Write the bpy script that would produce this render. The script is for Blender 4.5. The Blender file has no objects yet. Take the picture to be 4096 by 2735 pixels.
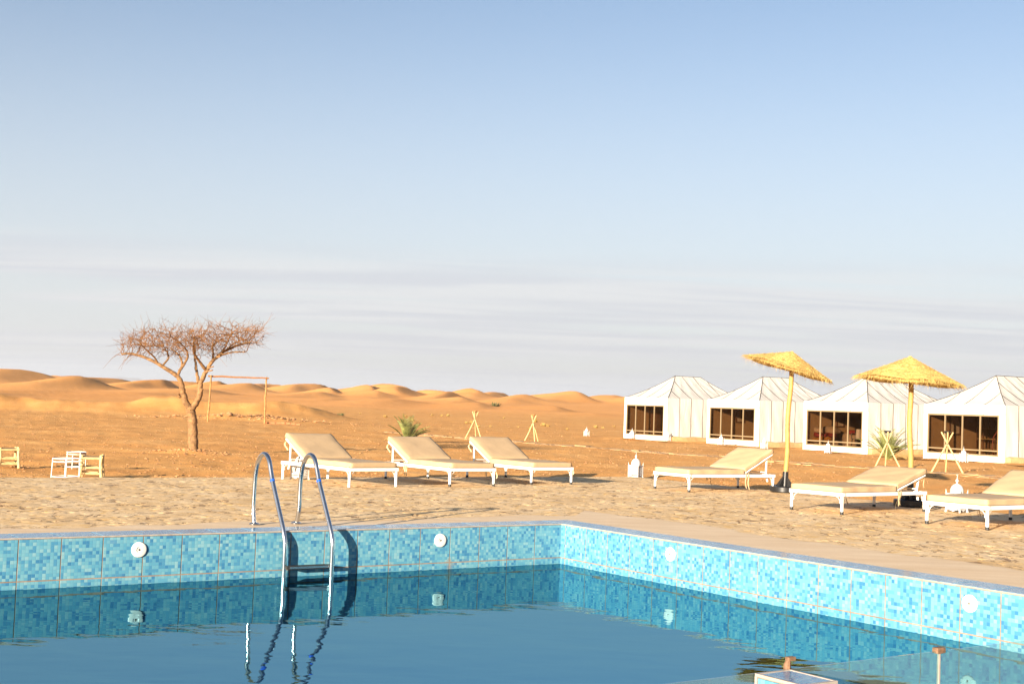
import bpy, math, random
import numpy as np
from mathutils import Vector, Matrix
random.seed(7); np.random.seed(7)
S = bpy.context.scene
COL = S.collection
R = math.radians

# ------------------------------------------------------------------ camera
CAM_H = 1.35
FPX, IW, IH = 5300.0, 4096, 2735
ROLL, PITCH = math.atan(.036), R(2.78)
cam = bpy.data.objects.new('camera', bpy.data.cameras.new('camera')); COL.objects.link(cam)
cam.data.sensor_width = 36; cam.data.lens = FPX / IW * 36
cam.data.clip_start = .05; cam.data.clip_end = 60000
cam.matrix_world = Matrix.Translation((0, 0, CAM_H)) @ Matrix.Rotation(R(90) + PITCH, 4, 'X') @ Matrix.Rotation(ROLL, 4, 'Z')
S.camera = cam

# ------------------------------------------------------------------ sun, sky, exposure
SUN_EL, SUN_AZ = R(11), R(29.5)            # the light travels towards SUN_AZ (clockwise from +Y)
ldir = Vector((math.sin(SUN_AZ) * math.cos(SUN_EL), math.cos(SUN_AZ) * math.cos(SUN_EL), -math.sin(SUN_EL)))
sun = bpy.data.objects.new('sun', bpy.data.lights.new('sun', 'SUN')); COL.objects.link(sun)
sun.data.energy = 4.0; sun.data.angle = R(.55); sun.data.color = (1, .85, .66)
sun.rotation_euler = ldir.to_track_quat('-Z', 'Y').to_euler()
sun.location = (-20, -30, 30)
S.view_settings.view_transform = 'Standard'; S.view_settings.look = 'None'
S.view_settings.exposure = 2.1; S.view_settings.gamma = 1; S.view_settings.use_curve_mapping = False
S.cycles.caustics_reflective = False; S.cycles.caustics_refractive = False
S.cycles.max_bounces = 8; S.cycles.transparent_max_bounces = 16
S.cycles.sample_clamp_indirect = 6

def nd(nt, t, **kw):
    n = nt.nodes.new(t)
    for k, v in kw.items():
        if k.startswith('_'): setattr(n, k[1:], v)
        else:
            s = n.inputs[int(k[1:])] if k[0] == 'i' and k[1:].isdigit() else n.inputs[k.replace('__', ' ')]
            if isinstance(v, bpy.types.NodeSocket): nt.links.new(v, s)
            else: s.default_value = v
    return n
def c4(c): return (c[0], c[1], c[2], 1)
def ramp(nt, fac, stops, interp='LINEAR'):
    r = nd(nt, 'ShaderNodeValToRGB', Fac=fac); cr = r.color_ramp; cr.interpolation = interp
    while len(cr.elements) < len(stops): cr.elements.new(.5)
    for e, (p, c) in zip(cr.elements, stops): e.position = p; e.color = c4(c) if not isinstance(c, (int, float)) else (c, c, c, 1)
    return r.outputs[0]
def mixc(nt, f, a, b, mode='MIX'):
    m = nd(nt, 'ShaderNodeMix', _data_type='RGBA', _blend_type=mode)
    for s, v in ((m.inputs[0], f), (m.inputs[6], a), (m.inputs[7], b)):
        if isinstance(v, bpy.types.NodeSocket): nt.links.new(v, s)
        else: s.default_value = v if isinstance(v, (int, float)) else c4(v)
    return m.outputs[2]
def math_(nt, op, a, b=0.0, c=0.0, clamp=False):
    m = nd(nt, 'ShaderNodeMath', _operation=op, _use_clamp=clamp)
    for s, v in zip(m.inputs, (a, b, c)):
        if isinstance(v, bpy.types.NodeSocket): nt.links.new(v, s)
        else: s.default_value = v
    return m.outputs[0]
def maprange(nt, v, a, b, c=0., d=1., smooth=True):
    m = nd(nt, 'ShaderNodeMapRange', _interpolation_type='SMOOTHSTEP' if smooth else 'LINEAR', Value=v)
    for i, x in enumerate((a, b, c, d)): m.inputs[1 + i].default_value = x
    return m.outputs[0]
def noise(nt, vec, scale, detail=4, rough=.55, dist=0.0):
    n = nd(nt, 'ShaderNodeTexNoise', Scale=scale, Detail=detail, Roughness=rough, Distortion=dist)
    if vec is not None: nt.links.new(vec, n.inputs['Vector'])
    return n.outputs[0]
def mapping(nt, vec, scale=(1, 1, 1), rot=(0, 0, 0), loc=(0, 0, 0)):
    m = nd(nt, 'ShaderNodeMapping', Vector=vec); m.inputs['Scale'].default_value = scale
    m.inputs['Rotation'].default_value = rot; m.inputs['Location'].default_value = loc
    return m.outputs[0]

W = bpy.data.worlds.new('World'); S.world = W; W.use_nodes = True
nt = W.node_tree; nt.nodes.clear()
sky = nd(nt, 'ShaderNodeTexSky', _sky_type='NISHITA', _sun_disc=False, _sun_elevation=SUN_EL,
         _sun_rotation=SUN_AZ + math.pi, _altitude=700, _air_density=1.0, _dust_density=.6, _ozone_density=1.4)
tc = nd(nt, 'ShaderNodeTexCoord').outputs['Generated']
sep = nd(nt, 'ShaderNodeSeparateXYZ', Vector=tc)
zc = math_(nt, 'ADD', math_(nt, 'MAXIMUM', sep.outputs[2], 0.0), .045)
px_ = math_(nt, 'DIVIDE', sep.outputs[0], zc); py_ = math_(nt, 'DIVIDE', sep.outputs[1], zc)
cv = nd(nt, 'ShaderNodeCombineXYZ', X=px_, Y=py_).outputs[0]
cv = mapping(nt, cv, scale=(.16, .75, 1), rot=(0, 0, R(7)), loc=(3.1, .4, 0))
cl = noise(nt, cv, 1.0, 6, .52, .5)
cmask = math_(nt, 'MULTIPLY', maprange(nt, cl, .40, .52), maprange(nt, sep.outputs[2], .122, .088))
haze = maprange(nt, sep.outputs[2], .34, .0, 0.0, .86)
skyc = mixc(nt, 1.0, sky.outputs[0], (.84, .79, .815), 'MULTIPLY')
skyc = mixc(nt, haze, skyc, (3.35, 3.45, 3.72))
ccol = mixc(nt, maprange(nt, noise(nt, cv, 2.3, 6, .55, .4), .40, .60), (3.25, 3.30, 3.60), (3.95, 3.93, 4.0))
skyc = mixc(nt, math_(nt, 'MULTIPLY', cmask, .7), skyc, ccol)
bg = nd(nt, 'ShaderNodeBackground', Color=skyc, Strength=.05)
nt.links.new(bg.outputs[0], nd(nt, 'ShaderNodeOutputWorld').inputs[0])

# ------------------------------------------------------------------ photo geometry helpers (pixel -> place on the ground)
def ray(x, y):
    u, v = x - IW / 2, -(y - IH / 2)
    r = u * math.cos(ROLL) - v * math.sin(ROLL); t = u * math.sin(ROLL) + v * math.cos(ROLL)
    c, s = math.cos(PITCH), math.sin(PITCH)
    return Vector((r, FPX * c - t * s, FPX * s + t * c)) / FPX
def g(x, y, z=0.0):
    d = ray(x, y); return Vector((0, 0, CAM_H)) + d * ((z - CAM_H) / d.z)
def at(x, y, D):
    d = ray(x, y); return Vector((0, 0, CAM_H)) + d * (D / d.y)
def zoomer(x0, y0, x1, w): 
    k = (x1 - x0) / w
    return lambda a, b: (x0 + a * k, y0 + b * k)
z1 = zoomer(0, 1200, 1100, 2156); z2 = zoomer(1000, 1500, 2500, 2349)
z3 = zoomer(2400, 1350, 3300, 2016); z4 = zoomer(3200, 1350, 4096, 1756)
# pool frame: a runs left along the far wall from the corner, b runs along the right wall towards the camera
PC = Vector((.658, 15.661, 0)); EA = Vector((-.819, -.574, 0)).normalized(); EB = Vector((.574, -.819, 0)).normalized()
def P(a, b, z=0.0): return PC + EA * a + EB * b + Vector((0, 0, z))
def to_ab(x, y): return ((x - PC.x) * EA.x + (y - PC.y) * EA.y, (x - PC.x) * EB.x + (y - PC.y) * EB.y)
POOL_ROT = math.atan2(EA.y, EA.x)

# ------------------------------------------------------------------ numpy noise
def _hash(ix, iy, seed):
    h = (ix.astype(np.int64) * 374761393 + iy.astype(np.int64) * 668265263 + seed * 1442695041) & 0xFFFFFFFF
    h = ((h ^ (h >> 13)) * 1274126177) & 0xFFFFFFFF
    return ((h ^ (h >> 16)) & 0xFFFFFF) / float(0xFFFFFF)
def vn(x, y, seed=0):
    ix, iy = np.floor(x), np.floor(y); fx, fy = x - ix, y - iy
    ux, uy = fx * fx * fx * (fx * (fx * 6 - 15) + 10), fy * fy * fy * (fy * (fy * 6 - 15) + 10)
    a = _hash(ix, iy, seed); b = _hash(ix + 1, iy, seed); c = _hash(ix, iy + 1, seed); d = _hash(ix + 1, iy + 1, seed)
    return (a + (b - a) * ux) * (1 - uy) + (c + (d - c) * ux) * uy
def fbm(x, y, o=4, seed=0, gain=.5):
    s, a, t = 0, 1, 0
    for i in range(o):
        s = s + a * vn(x * 2 ** i + 17.3 * i, y * 2 ** i - 9.1 * i, seed + i); t += a; a *= gain
    return s / t
def sst(a, b, x):
    t = np.clip((x - a) / (b - a), 0, 1); return t * t * (3 - 2 * t)

# ------------------------------------------------------------------ mesh helpers
class MB:
    def __init__(s): s.v = []; s.f = []
    def add(s, vs, fs):
        o = len(s.v); s.v.extend([tuple(v) for v in vs]); s.f.extend([tuple(i + o for i in f) for f in fs]); return s
    def box(s, c, d, rot=None, axes=None):
        hx, hy, hz = d[0] / 2, d[1] / 2, d[2] / 2
        vs = [Vector((x, y, z)) for x in (-hx, hx) for y in (-hy, hy) for z in (-hz, hz)]
        if rot is not None: vs = [rot @ v for v in vs]
        vs = [v + Vector(c) for v in vs]
        return s.add(vs, [(0, 1, 3, 2), (4, 6, 7, 5), (0, 4, 5, 1), (2, 3, 7, 6), (0, 2, 6, 4), (1, 5, 7, 3)])
    def bar(s, p, q, w, h, up=(0, 0, 1)):
        p, q = Vector(p), Vector(q); d = q - p; x = d.normalized(); y = Vector(up).cross(x)
        if y.length < 1e-4: y = Vector((0, 1, 0))
        y.normalize(); z = x.cross(y); m = Matrix((x, y, z)).transposed()
        return s.box((p + q) / 2, (d.length, w, h), rot=m)
    def tube(s, pts, r, n=8, cap=True):
        pts = [Vector(p) for p in pts]; k = len(pts); rs = [r] * k if isinstance(r, (int, float)) else list(r)
        t0 = (pts[1] - pts[0]).normalized(); up = Vector((0, 0, 1)) if abs(t0.z) < .9 else Vector((1, 0, 0))
        nx = up.cross(t0).normalized(); o = len(s.v)
        for i, p in enumerate(pts):
            t = (pts[min(i + 1, k - 1)] - pts[max(i - 1, 0)]).normalized()
            nx = (nx - t * nx.dot(t)).normalized(); ny = t.cross(nx)
            for j in range(n):
                a = 2 * math.pi * j / n; s.v.append(tuple(p + (nx * math.cos(a) + ny * math.sin(a)) * rs[i]))
        for i in range(k - 1):
            for j in range(n):
                j2 = (j + 1) % n; s.f.append((o + i * n + j, o + i * n + j2, o + (i + 1) * n + j2, o + (i + 1) * n + j))
        if cap: s.f.append(tuple(o + n - 1 - j for j in range(n))); s.f.append(tuple(o + (k - 1) * n + j for j in range(n)))
        return s
    def lathe(s, prof, n=20, c=(0, 0, 0)):
        o = len(s.v); c = Vector(c)
        for r, z in prof:
            for j in range(n): a = 2 * math.pi * j / n; s.v.append((c.x + r * math.cos(a), c.y + r * math.sin(a), c.z + z))
        for i in range(len(prof) - 1):
            for j in range(n): j2 = (j + 1) % n; s.f.append((o + i * n + j, o + i * n + j2, o + (i + 1) * n + j2, o + (i + 1) * n + j))
        s.f.append(tuple(o + n - 1 - j for j in range(n))); s.f.append(tuple(o + (len(prof) - 1) * n + j for j in range(n)))
        return s
    def grid(s, fn, nu, nv):
        o = len(s.v)
        for i in range(nu + 1):
            for j in range(nv + 1): s.v.append(tuple(fn(i / nu, j / nv)))
        for i in range(nu):
            for j in range(nv):
                a = o + i * (nv + 1) + j; s.f.append((a, a + nv + 1, a + nv + 2, a + 1))
        return s
    def strip(s, pts, side, w):
        o = len(s.v)
        for p, ww in zip(pts, w if isinstance(w, (list, tuple)) else [w] * len(pts)):
            p = Vector(p); q = Vector(side) * ww / 2; s.v.append(tuple(p - q)); s.v.append(tuple(p + q))
        for i in range(len(pts) - 1): s.f.append((o + 2 * i, o + 2 * i + 1, o + 2 * i + 3, o + 2 * i + 2))
        return s
    def rbox(s, c, d, r, nx=10, ny=6, nz=3, fn=None):
        """rounded, subdivided box centred at c"""
        vid = {}; o = len(s.v); h = [x / 2 for x in d]
        def V(i, j, k):
            if (i, j, k) in vid: return vid[(i, j, k)]
            p = Vector(((i / nx - .5) * d[0], (j / ny - .5) * d[1], (k / nz - .5) * d[2]))
            q = Vector([max(-h[a] + r, min(h[a] - r, p[a])) for a in range(3)]); e = p - q
            p = q + (e.normalized() * r if e.length > 1e-9 else e)
            if fn: p = fn(p)
            vid[(i, j, k)] = len(s.v); s.v.append(tuple(p + Vector(c))); return vid[(i, j, k)]
        for i in range(nx):
            for j in range(ny):
                s.f.append((V(i, j, 0), V(i, j + 1, 0), V(i + 1, j + 1, 0), V(i + 1, j, 0)))
                s.f.append((V(i, j, nz), V(i + 1, j, nz), V(i + 1, j + 1, nz), V(i, j + 1, nz)))
        for i in range(nx):
            for k in range(nz):
                s.f.append((V(i, 0, k), V(i + 1, 0, k), V(i + 1, 0, k + 1), V(i, 0, k + 1)))
                s.f.append((V(i, ny, k), V(i, ny, k + 1), V(i + 1, ny, k + 1), V(i + 1, ny, k)))
        for j in range(ny):
            for k in range(nz):
                s.f.append((V(0, j, k), V(0, j, k + 1), V(0, j + 1, k + 1), V(0, j + 1, k)))
                s.f.append((V(nx, j, k), V(nx, j + 1, k), V(nx, j + 1, k + 1), V(nx, j, k + 1)))
        return s
    def mesh(s, name, mat, smooth=False):
        m = bpy.data.meshes.new(name); m.from_pydata(s.v, [], s.f); m.update()
        if mat: m.materials.append(mat)
        if smooth:
            m.polygons.foreach_set('use_smooth', [True] * len(m.polygons))
            if smooth != 'all': m.set_sharp_from_angle(angle=R(38))
        return m
    def build(s, name, mat, parent=None, smooth=False):
        return link(name, s.mesh(name, mat, smooth), parent)
def link(name, mesh, parent=None):
    o = bpy.data.objects.new(name, mesh); COL.objects.link(o)
    if parent is not None: o.parent = parent
    return o
def tag(o, label=None, cat=None, group=None, kind=None):
    if label: o['label'] = label
    if cat: o['category'] = cat
    if group: o['group'] = group
    if kind: o['kind'] = kind
    return o
def empty(name, loc=(0, 0, 0), rz=0.0):
    o = bpy.data.objects.new(name, None); COL.objects.link(o); o.location = loc; o.rotation_euler.z = rz; o.empty_display_size = .1; return o
def kids(o): return [c for c in bpy.data.objects if c.parent == o]
def copy_tree(o, parent=None):
    ks = kids(o); c = o.copy(); COL.objects.link(c); c.parent = parent
    for k in ks: copy_tree(k, c)
    return c
def np_mesh(name, verts, faces, mat, smooth=True):
    m = bpy.data.meshes.new(name)
    m.vertices.add(len(verts)); m.vertices.foreach_set('co', verts.astype(np.float32).ravel())
    nf = len(faces); m.loops.add(nf * 4); m.loops.foreach_set('vertex_index', faces.astype(np.int32).ravel())
    m.polygons.add(nf); m.polygons.foreach_set('loop_start', np.arange(0, nf * 4, 4, dtype=np.int32))
    m.polygons.foreach_set('use_smooth', np.full(nf, smooth))
    m.update(calc_edges=True); m.validate(); m.materials.append(mat); return m
def grid_faces(nu, nv, keep=None):
    i, j = np.meshgrid(np.arange(nu - 1), np.arange(nv - 1), indexing='ij'); a = (i * nv + j).ravel()
    f = np.stack([a, a + nv, a + nv + 1, a + 1], 1)
    return f if keep is None else f[keep.ravel()]

# ------------------------------------------------------------------ materials
def mat(name, color, rough=.6, metal=0.0, var=.12, vscale=8.0, bump=0.0, bscale=60.0, spec=.5, coords='Object', dark=None, trans=None):
    m = bpy.data.materials.new(name); m.use_nodes = True; nt = m.node_tree; b = nt.nodes['Principled BSDF']
    v = nd(nt, 'ShaderNodeTexCoord').outputs[coords]
    n = noise(nt, v, vscale, 5, .6)
    dk = dark or tuple(c * (1 - var * 2) for c in color)
    col = ramp(nt, n, [(.3, dk), (.72, tuple(min(1, c * (1 + var)) for c in color))])
    nt.links.new(col, b.inputs['Base Color']); b.inputs['Roughness'].default_value = rough; b.inputs['Metallic'].default_value = metal
    b.inputs['Specular IOR Level'].default_value = spec
    if bump:
        bn = nd(nt, 'ShaderNodeBump', Strength=bump, Distance=.01, Height=noise(nt, v, bscale, 5, .6)); nt.links.new(bn.outputs[0], b.inputs['Normal'])
    return m
M = {}
M['white_paint'] = mat('white_paint', (.80, .79, .76), .45, var=.04)
M['black_rubber'] = mat('black_rubber', (.02, .02, .02), .6)
M['cushion'] = mat('cushion_fabric', (.48, .34, .195), .75, var=.05, vscale=3, bump=.5, bscale=9)
M['tie'] = mat('tie_fabric', (.58, .44, .26), .8)
M['steel'] = mat('brushed_steel', (.62, .62, .62), .22, metal=1, var=.06, bump=.03, bscale=300)
M['tape'] = mat('blue_tape', (.01, .10, .62), .4)
M['bamboo'] = mat('bamboo_pole', (.44, .26, .075), .6, var=.15, vscale=12, bump=.5, bscale=40)
M['bleached_wood'] = mat('bleached_wood', (.58, .42, .19), .65, var=.15, vscale=15, bump=.4, bscale=50)
M['red_wood'] = mat('red_wood', (.40, .17, .05), .7, var=.2, vscale=10, bump=.5, bscale=40)
M['seat_weave'] = mat('seat_weave', (.20, .13, .06), .8)
M['goal_wood'] = mat('goal_wood', (.36, .19, .06), .7, var=.25, vscale=8)
M['lantern_white'] = mat('lantern_white', (.58, .57, .55), .5, var=.1, vscale=12)
M['straw'] = mat('straw', (.74, .51, .17), .7, var=.22, vscale=9)
M['straw_mat'] = mat('straw_mat', (.66, .44, .14), .8, var=.2, vscale=14, bump=.8, bscale=60)
M['black_metal'] = mat('black_metal', (.016, .016, .017), .35, var=.1)
M['canvas'] = None
M['seam'] = mat('dark_seam', (.035, .028, .02), .8)
M['tent_white'] = mat('white_fascia', (.80, .79, .77), .55, var=.02)
M['beige_alu'] = mat('beige_aluminium', (.25, .185, .105), .4, var=.03)
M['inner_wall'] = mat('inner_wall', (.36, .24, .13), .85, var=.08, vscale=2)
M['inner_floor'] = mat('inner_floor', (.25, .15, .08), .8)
M['plinth'] = mat('mud_plinth', (.50, .30, .14), .9, var=.15, vscale=6, bump=.6, bscale=25)
M['bark'] = mat('bark', (.26, .14, .057), .85, var=.3, vscale=14, bump=1.0, bscale=30)
M['twig'] = mat('twig_bark', (.215, .098, .030), .8, var=.2, vscale=6)
M['palm'] = mat('palm_leaf', (.22, .23, .065), .55, var=.3, vscale=4)
M['palm_dry'] = mat('dry_palm_leaf', (.40, .27, .10), .7, var=.2)
M['tuft'] = mat('dry_tuft', (.52, .35, .10), .8, var=.25)
M['shrub'] = mat('shrub_leaf', (.13, .14, .05), .7, var=.25)
M['stone'] = mat('gravel_stone', (.50, .27, .115), .9, var=.3, vscale=.6, coords='Object')
M['slab'] = mat('path_slab', (.46, .28, .13), .85, var=.14, vscale=5, bump=.5, bscale=30)
M['brick'] = mat('brick', (.42, .15, .06), .85, var=.15)
M['plastic'] = mat('inlet_plastic', (.74, .72, .66), .35, var=.03)
M['rust'] = mat('rusty_clip', (.20, .11, .06), .75, var=.3, vscale=30)
M['grout'] = mat('grout', (.27, .20, .15), .85, var=.2, vscale=9)
M['trim'] = mat('pale_edge_trim', (.40, .34, .29), .5, var=.15, vscale=14)
M['red_cloth'] = mat('red_blanket', (.20, .015, .015), .8); M['ochre_cloth'] = mat('ochre_blanket', (.34, .15, .02), .8)
M['white_cloth'] = mat('pale_bedding', (.36, .27, .19), .85, var=.15, vscale=5); M['brown_wood'] = mat('brown_wood', (.12, .06, .03), .6, var=.2, vscale=6)
M['mirror_panel'] = mat('mirror_panel', (.45, .38, .30), .15); M['grey_plastic'] = mat('grey_plastic', (.25, .23, .21), .4)
M['red_hose'] = mat('red_hose', (.24, .03, .01), .5)
M['mountain'] = mat('mountain_rock', (.20, .15, .12), .95, vscale=.001)

def canvas():
    m = bpy.data.materials.new('tent_canvas'); m.use_nodes = True; nt = m.node_tree; b = nt.nodes['Principled BSDF']
    v = nd(nt, 'ShaderNodeTexCoord').outputs['Object']
    n = noise(nt, mapping(nt, v, scale=(3, 3, .7)), 1.0, 5, .6)
    col = ramp(nt, n, [(.3, (.47, .445, .41)), (.7, (.54, .515, .48))])
    nt.links.new(col, b.inputs['Base Color']); b.inputs['Roughness'].default_value = .85; b.inputs['Specular IOR Level'].default_value = .15
    w = nd(nt, 'ShaderNodeBump', Strength=.35, Distance=.05, Height=noise(nt, mapping(nt, v, scale=(4, 4, .8)), 1.4, 4, .5, 1.2))
    nt.links.new(w.outputs[0], b.inputs['Normal']); return m
M['canvas'] = canvas()
def glassy(name, tint, ior=1.45, dust=0.0, dcol=(.5, .6, .6), rough=0.0):
    m = bpy.data.materials.new(name); m.use_nodes = True; nt = m.node_tree; nt.nodes.clear()
    t = nd(nt, 'ShaderNodeBsdfTransparent', Color=c4(tint)); sh = t.outputs[0]
    if dust:
        d = nd(nt, 'ShaderNodeBsdfDiffuse', Color=c4(dcol)); sh = nd(nt, 'ShaderNodeMixShader', i0=dust, i1=sh, i2=d.outputs[0]).outputs[0]
    gl = nd(nt, 'ShaderNodeBsdfGlossy', Roughness=rough)
    fr = nd(nt, 'ShaderNodeFresnel', IOR=ior); bf = nd(nt, 'ShaderNodeNewGeometry').outputs['Backfacing']
    fac = math_(nt, 'MULTIPLY', fr.outputs[0], math_(nt, 'SUBTRACT', 1.0, bf))
    mx = nd(nt, 'ShaderNodeMixShader', i0=fac, i1=sh, i2=gl.outputs[0])
    nt.links.new(mx.outputs[0], nd(nt, 'ShaderNodeOutputMaterial').inputs[0]); return m
M['tent_glass'] = glassy('tinted_tent_glass', (.70, .63, .55), 1.35)
M['pool_glass'] = glassy('pool_glass', (.80, .90, .90), 1.3, .10, (.38, .45, .44))

def mosaic(name, gloss=.12, tint=(1, 1, 1)):
    m = bpy.data.materials.new(name); m.use_nodes = True; nt = m.node_tree; b = nt.nodes['Principled BSDF']
    uv = nd(nt, 'ShaderNodeUVMap').outputs[0]; N = 12.0
    s = nd(nt, 'ShaderNodeVectorMath', _operation='SCALE', i0=uv); s.inputs['Scale'].default_value = N
    fl = nd(nt, 'ShaderNodeVectorMath', _operation='FLOOR', i0=s.outputs[0]); fr = nd(nt, 'ShaderNodeVectorMath', _operation='FRACTION', i0=s.outputs[0])
    rnd = nd(nt, 'ShaderNodeObjectInfo').outputs['Random']
    f3 = nd(nt, 'ShaderNodeSeparateXYZ', Vector=fl.outputs[0])
    key = nd(nt, 'ShaderNodeCombineXYZ', X=f3.outputs[0], Y=f3.outputs[1], Z=math_(nt, 'FLOOR', math_(nt, 'MULTIPLY', rnd, 97.0))).outputs[0]
    wn = nd(nt, 'ShaderNodeTexWhiteNoise', _noise_dimensions='3D', Vector=key)
    col = ramp(nt, wn.outputs['Value'], [(0, (.040, .170, .315)), (.08, (.060, .220, .355)), (.26, (.085, .272, .385)), (.48, (.110, .302, .395)), (.72, (.140, .332, .405)), (.90, (.185, .362, .415))], 'CONSTANT')
    q = nd(nt, 'ShaderNodeSeparateXYZ', Vector=fr.outputs[0])
    ex = math_(nt, 'MINIMUM', q.outputs[0], math_(nt, 'SUBTRACT', 1.0, q.outputs[0])); ey = math_(nt, 'MINIMUM', q.outputs[1], math_(nt, 'SUBTRACT', 1.0, q.outputs[1]))
    ed = math_(nt, 'MINIMUM', ex, ey)
    line = maprange(nt, ed, .02, .07, 1, 0)
    col = mixc(nt, math_(nt, 'MULTIPLY', line, .5), col, (.10, .22, .32))
    gp = nd(nt, 'ShaderNodeNewGeometry').outputs['Position']
    u3 = nd(nt, 'ShaderNodeSeparateXYZ', Vector=uv)
    mx_ = math_(nt, 'MINIMUM', u3.outputs[0], math_(nt, 'SUBTRACT', 1.0, u3.outputs[0])); my_ = math_(nt, 'MINIMUM', u3.outputs[1], math_(nt, 'SUBTRACT', 1.0, u3.outputs[1]))
    edge = maprange(nt, math_(nt, 'MINIMUM', mx_, my_), .0, .16, 1, 0)
    st = math_(nt, 'MULTIPLY', edge, maprange(nt, noise(nt, gp, 2.6, 6, .65), .58, .72))
    col = mixc(nt, math_(nt, 'MULTIPLY', st, .75), col, (.26, .19, .12))
    lime = maprange(nt, noise(nt, mapping(nt, gp, scale=(3, 3, 9)), 1.0, 5, .6), .62, .80, 0, .18)
    col = mixc(nt, lime, col, (.28, .36, .42))
    nt.links.new(mixc(nt, 1.0, col, tint, 'MULTIPLY'), b.inputs['Base Color'])
    nt.links.new(math_(nt, 'ADD', math_(nt, 'MULTIPLY', st, .5), gloss), b.inputs['Roughness'])
    bn = nd(nt, 'ShaderNodeBump', Strength=.25, Distance=.003, Height=math_(nt, 'ADD', maprange(nt, ed, 0, .12), math_(nt, 'MULTIPLY', wn.outputs['Value'], .25)))
    nt.links.new(bn.outputs[0], b.inputs['Normal']); return m
M['mosaic'] = mosaic('printed_mosaic_tile', .22); M['coping'] = mosaic('coping_mosaic_tile', .16, (.80, .85, 1.05))

def water_mat():
    m = bpy.data.materials.new('pool_water'); m.use_nodes = True; nt = m.node_tree; nt.nodes.clear()
    p = nd(nt, 'ShaderNodeNewGeometry').outputs['Position']
    p2 = mapping(nt, p, rot=(0, 0, R(12)), scale=(1, 1.7, 1))
    h1 = noise(nt, p2, 1.5, 2, .5, .3); h2 = noise(nt, mapping(nt, p, rot=(0, 0, R(-20)), scale=(1, 1.5, 1)), 7.0, 2, .5)
    hh = math_(nt, 'ADD', math_(nt, 'MULTIPLY', noise(nt, mapping(nt, p, rot=(0, 0, R(10)), scale=(.5, 1, 1)), .55, 2, .5), 2.2), math_(nt, 'ADD', h1, math_(nt, 'MULTIPLY', h2, .10)))
    bn = nd(nt, 'ShaderNodeBump', Strength=1.0, Distance=.0042, Height=hh)
    fr = nd(nt, 'ShaderNodeFresnel', IOR=1.33, Normal=bn.outputs[0])
    gl = nd(nt, 'ShaderNodeBsdfGlossy', Color=(.18, .37, .46, 1), Roughness=.0, Normal=bn.outputs[0])
    t = nd(nt, 'ShaderNodeBsdfTransparent', Color=(.12, .42, .60, 1)); d = nd(nt, 'ShaderNodeBsdfDiffuse', Color=(.002, .150, .195, 1))
    body = nd(nt, 'ShaderNodeMixShader', i0=.72, i1=t.outputs[0], i2=d.outputs[0])
    mx = nd(nt, 'ShaderNodeMixShader', i0=fr.outputs[0], i1=body.outputs[0], i2=gl.outputs[0])
    nt.links.new(mx.outputs[0], nd(nt, 'ShaderNodeOutputMaterial').inputs[0]); return m
M['water'] = water_mat()

def ground_mat():
    m = bpy.data.materials.new('desert_ground'); m.use_nodes = True; nt = m.node_tree; b = nt.nodes['Principled BSDF']
    p = nd(nt, 'ShaderNodeNewGeometry').outputs['Position']
    du = nd(nt, 'ShaderNodeAttribute', _attribute_name='dune').outputs['Fac']
    n1 = noise(nt, p, .35, 6, .6); n2 = noise(nt, p, 5.0, 6, .65); n3 = noise(nt, p, 38.0, 4, .7)
    plain = ramp(nt, n1, [(.32, (.66, .305, .088)), (.55, (.76, .385, .122)), (.72, (.80, .45, .17))])
    plain = mixc(nt, maprange(nt, n2, .54, .72, 0, .40), plain, (.44, .20, .065))
    plain = mixc(nt, maprange(nt, n3, .56, .68, 0, .5), plain, (.70, .46, .23))
    plain = mixc(nt, maprange(nt, n3, .42, .32, 0, .6), plain, (.30, .15, .065))
    dune = ramp(nt, noise(nt, p, .02, 4, .5), [(.3, (.72, .33, .10)), (.7, (.80, .39, .13))])
    nt.links.new(mixc(nt, du, plain, dune), b.inputs['Base Color']); b.inputs['Roughness'].default_value = .95; b.inputs['Specular IOR Level'].default_value = .1
    wv = nd(nt, 'ShaderNodeTexWave', Vector=mapping(nt, p, rot=(0, 0, R(35))), Scale=.35, Distortion=3.5, Detail=2)
    rip = math_(nt, 'MULTIPLY', wv.outputs['Fac'], du)
    rough = math_(nt, 'MULTIPLY', math_(nt, 'ADD', n2, math_(nt, 'MULTIPLY', n3, .5)), math_(nt, 'SUBTRACT', 1.0, du))
    bn = nd(nt, 'ShaderNodeBump', Strength=.55, Distance=.035, Height=rough)
    bn2 = nd(nt, 'ShaderNodeBump', Strength=.25, Distance=.10, Height=rip, Normal=bn.outputs[0])
    nt.links.new(bn2.outputs[0], b.inputs['Normal']); return m
M['ground'] = ground_mat()

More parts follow.
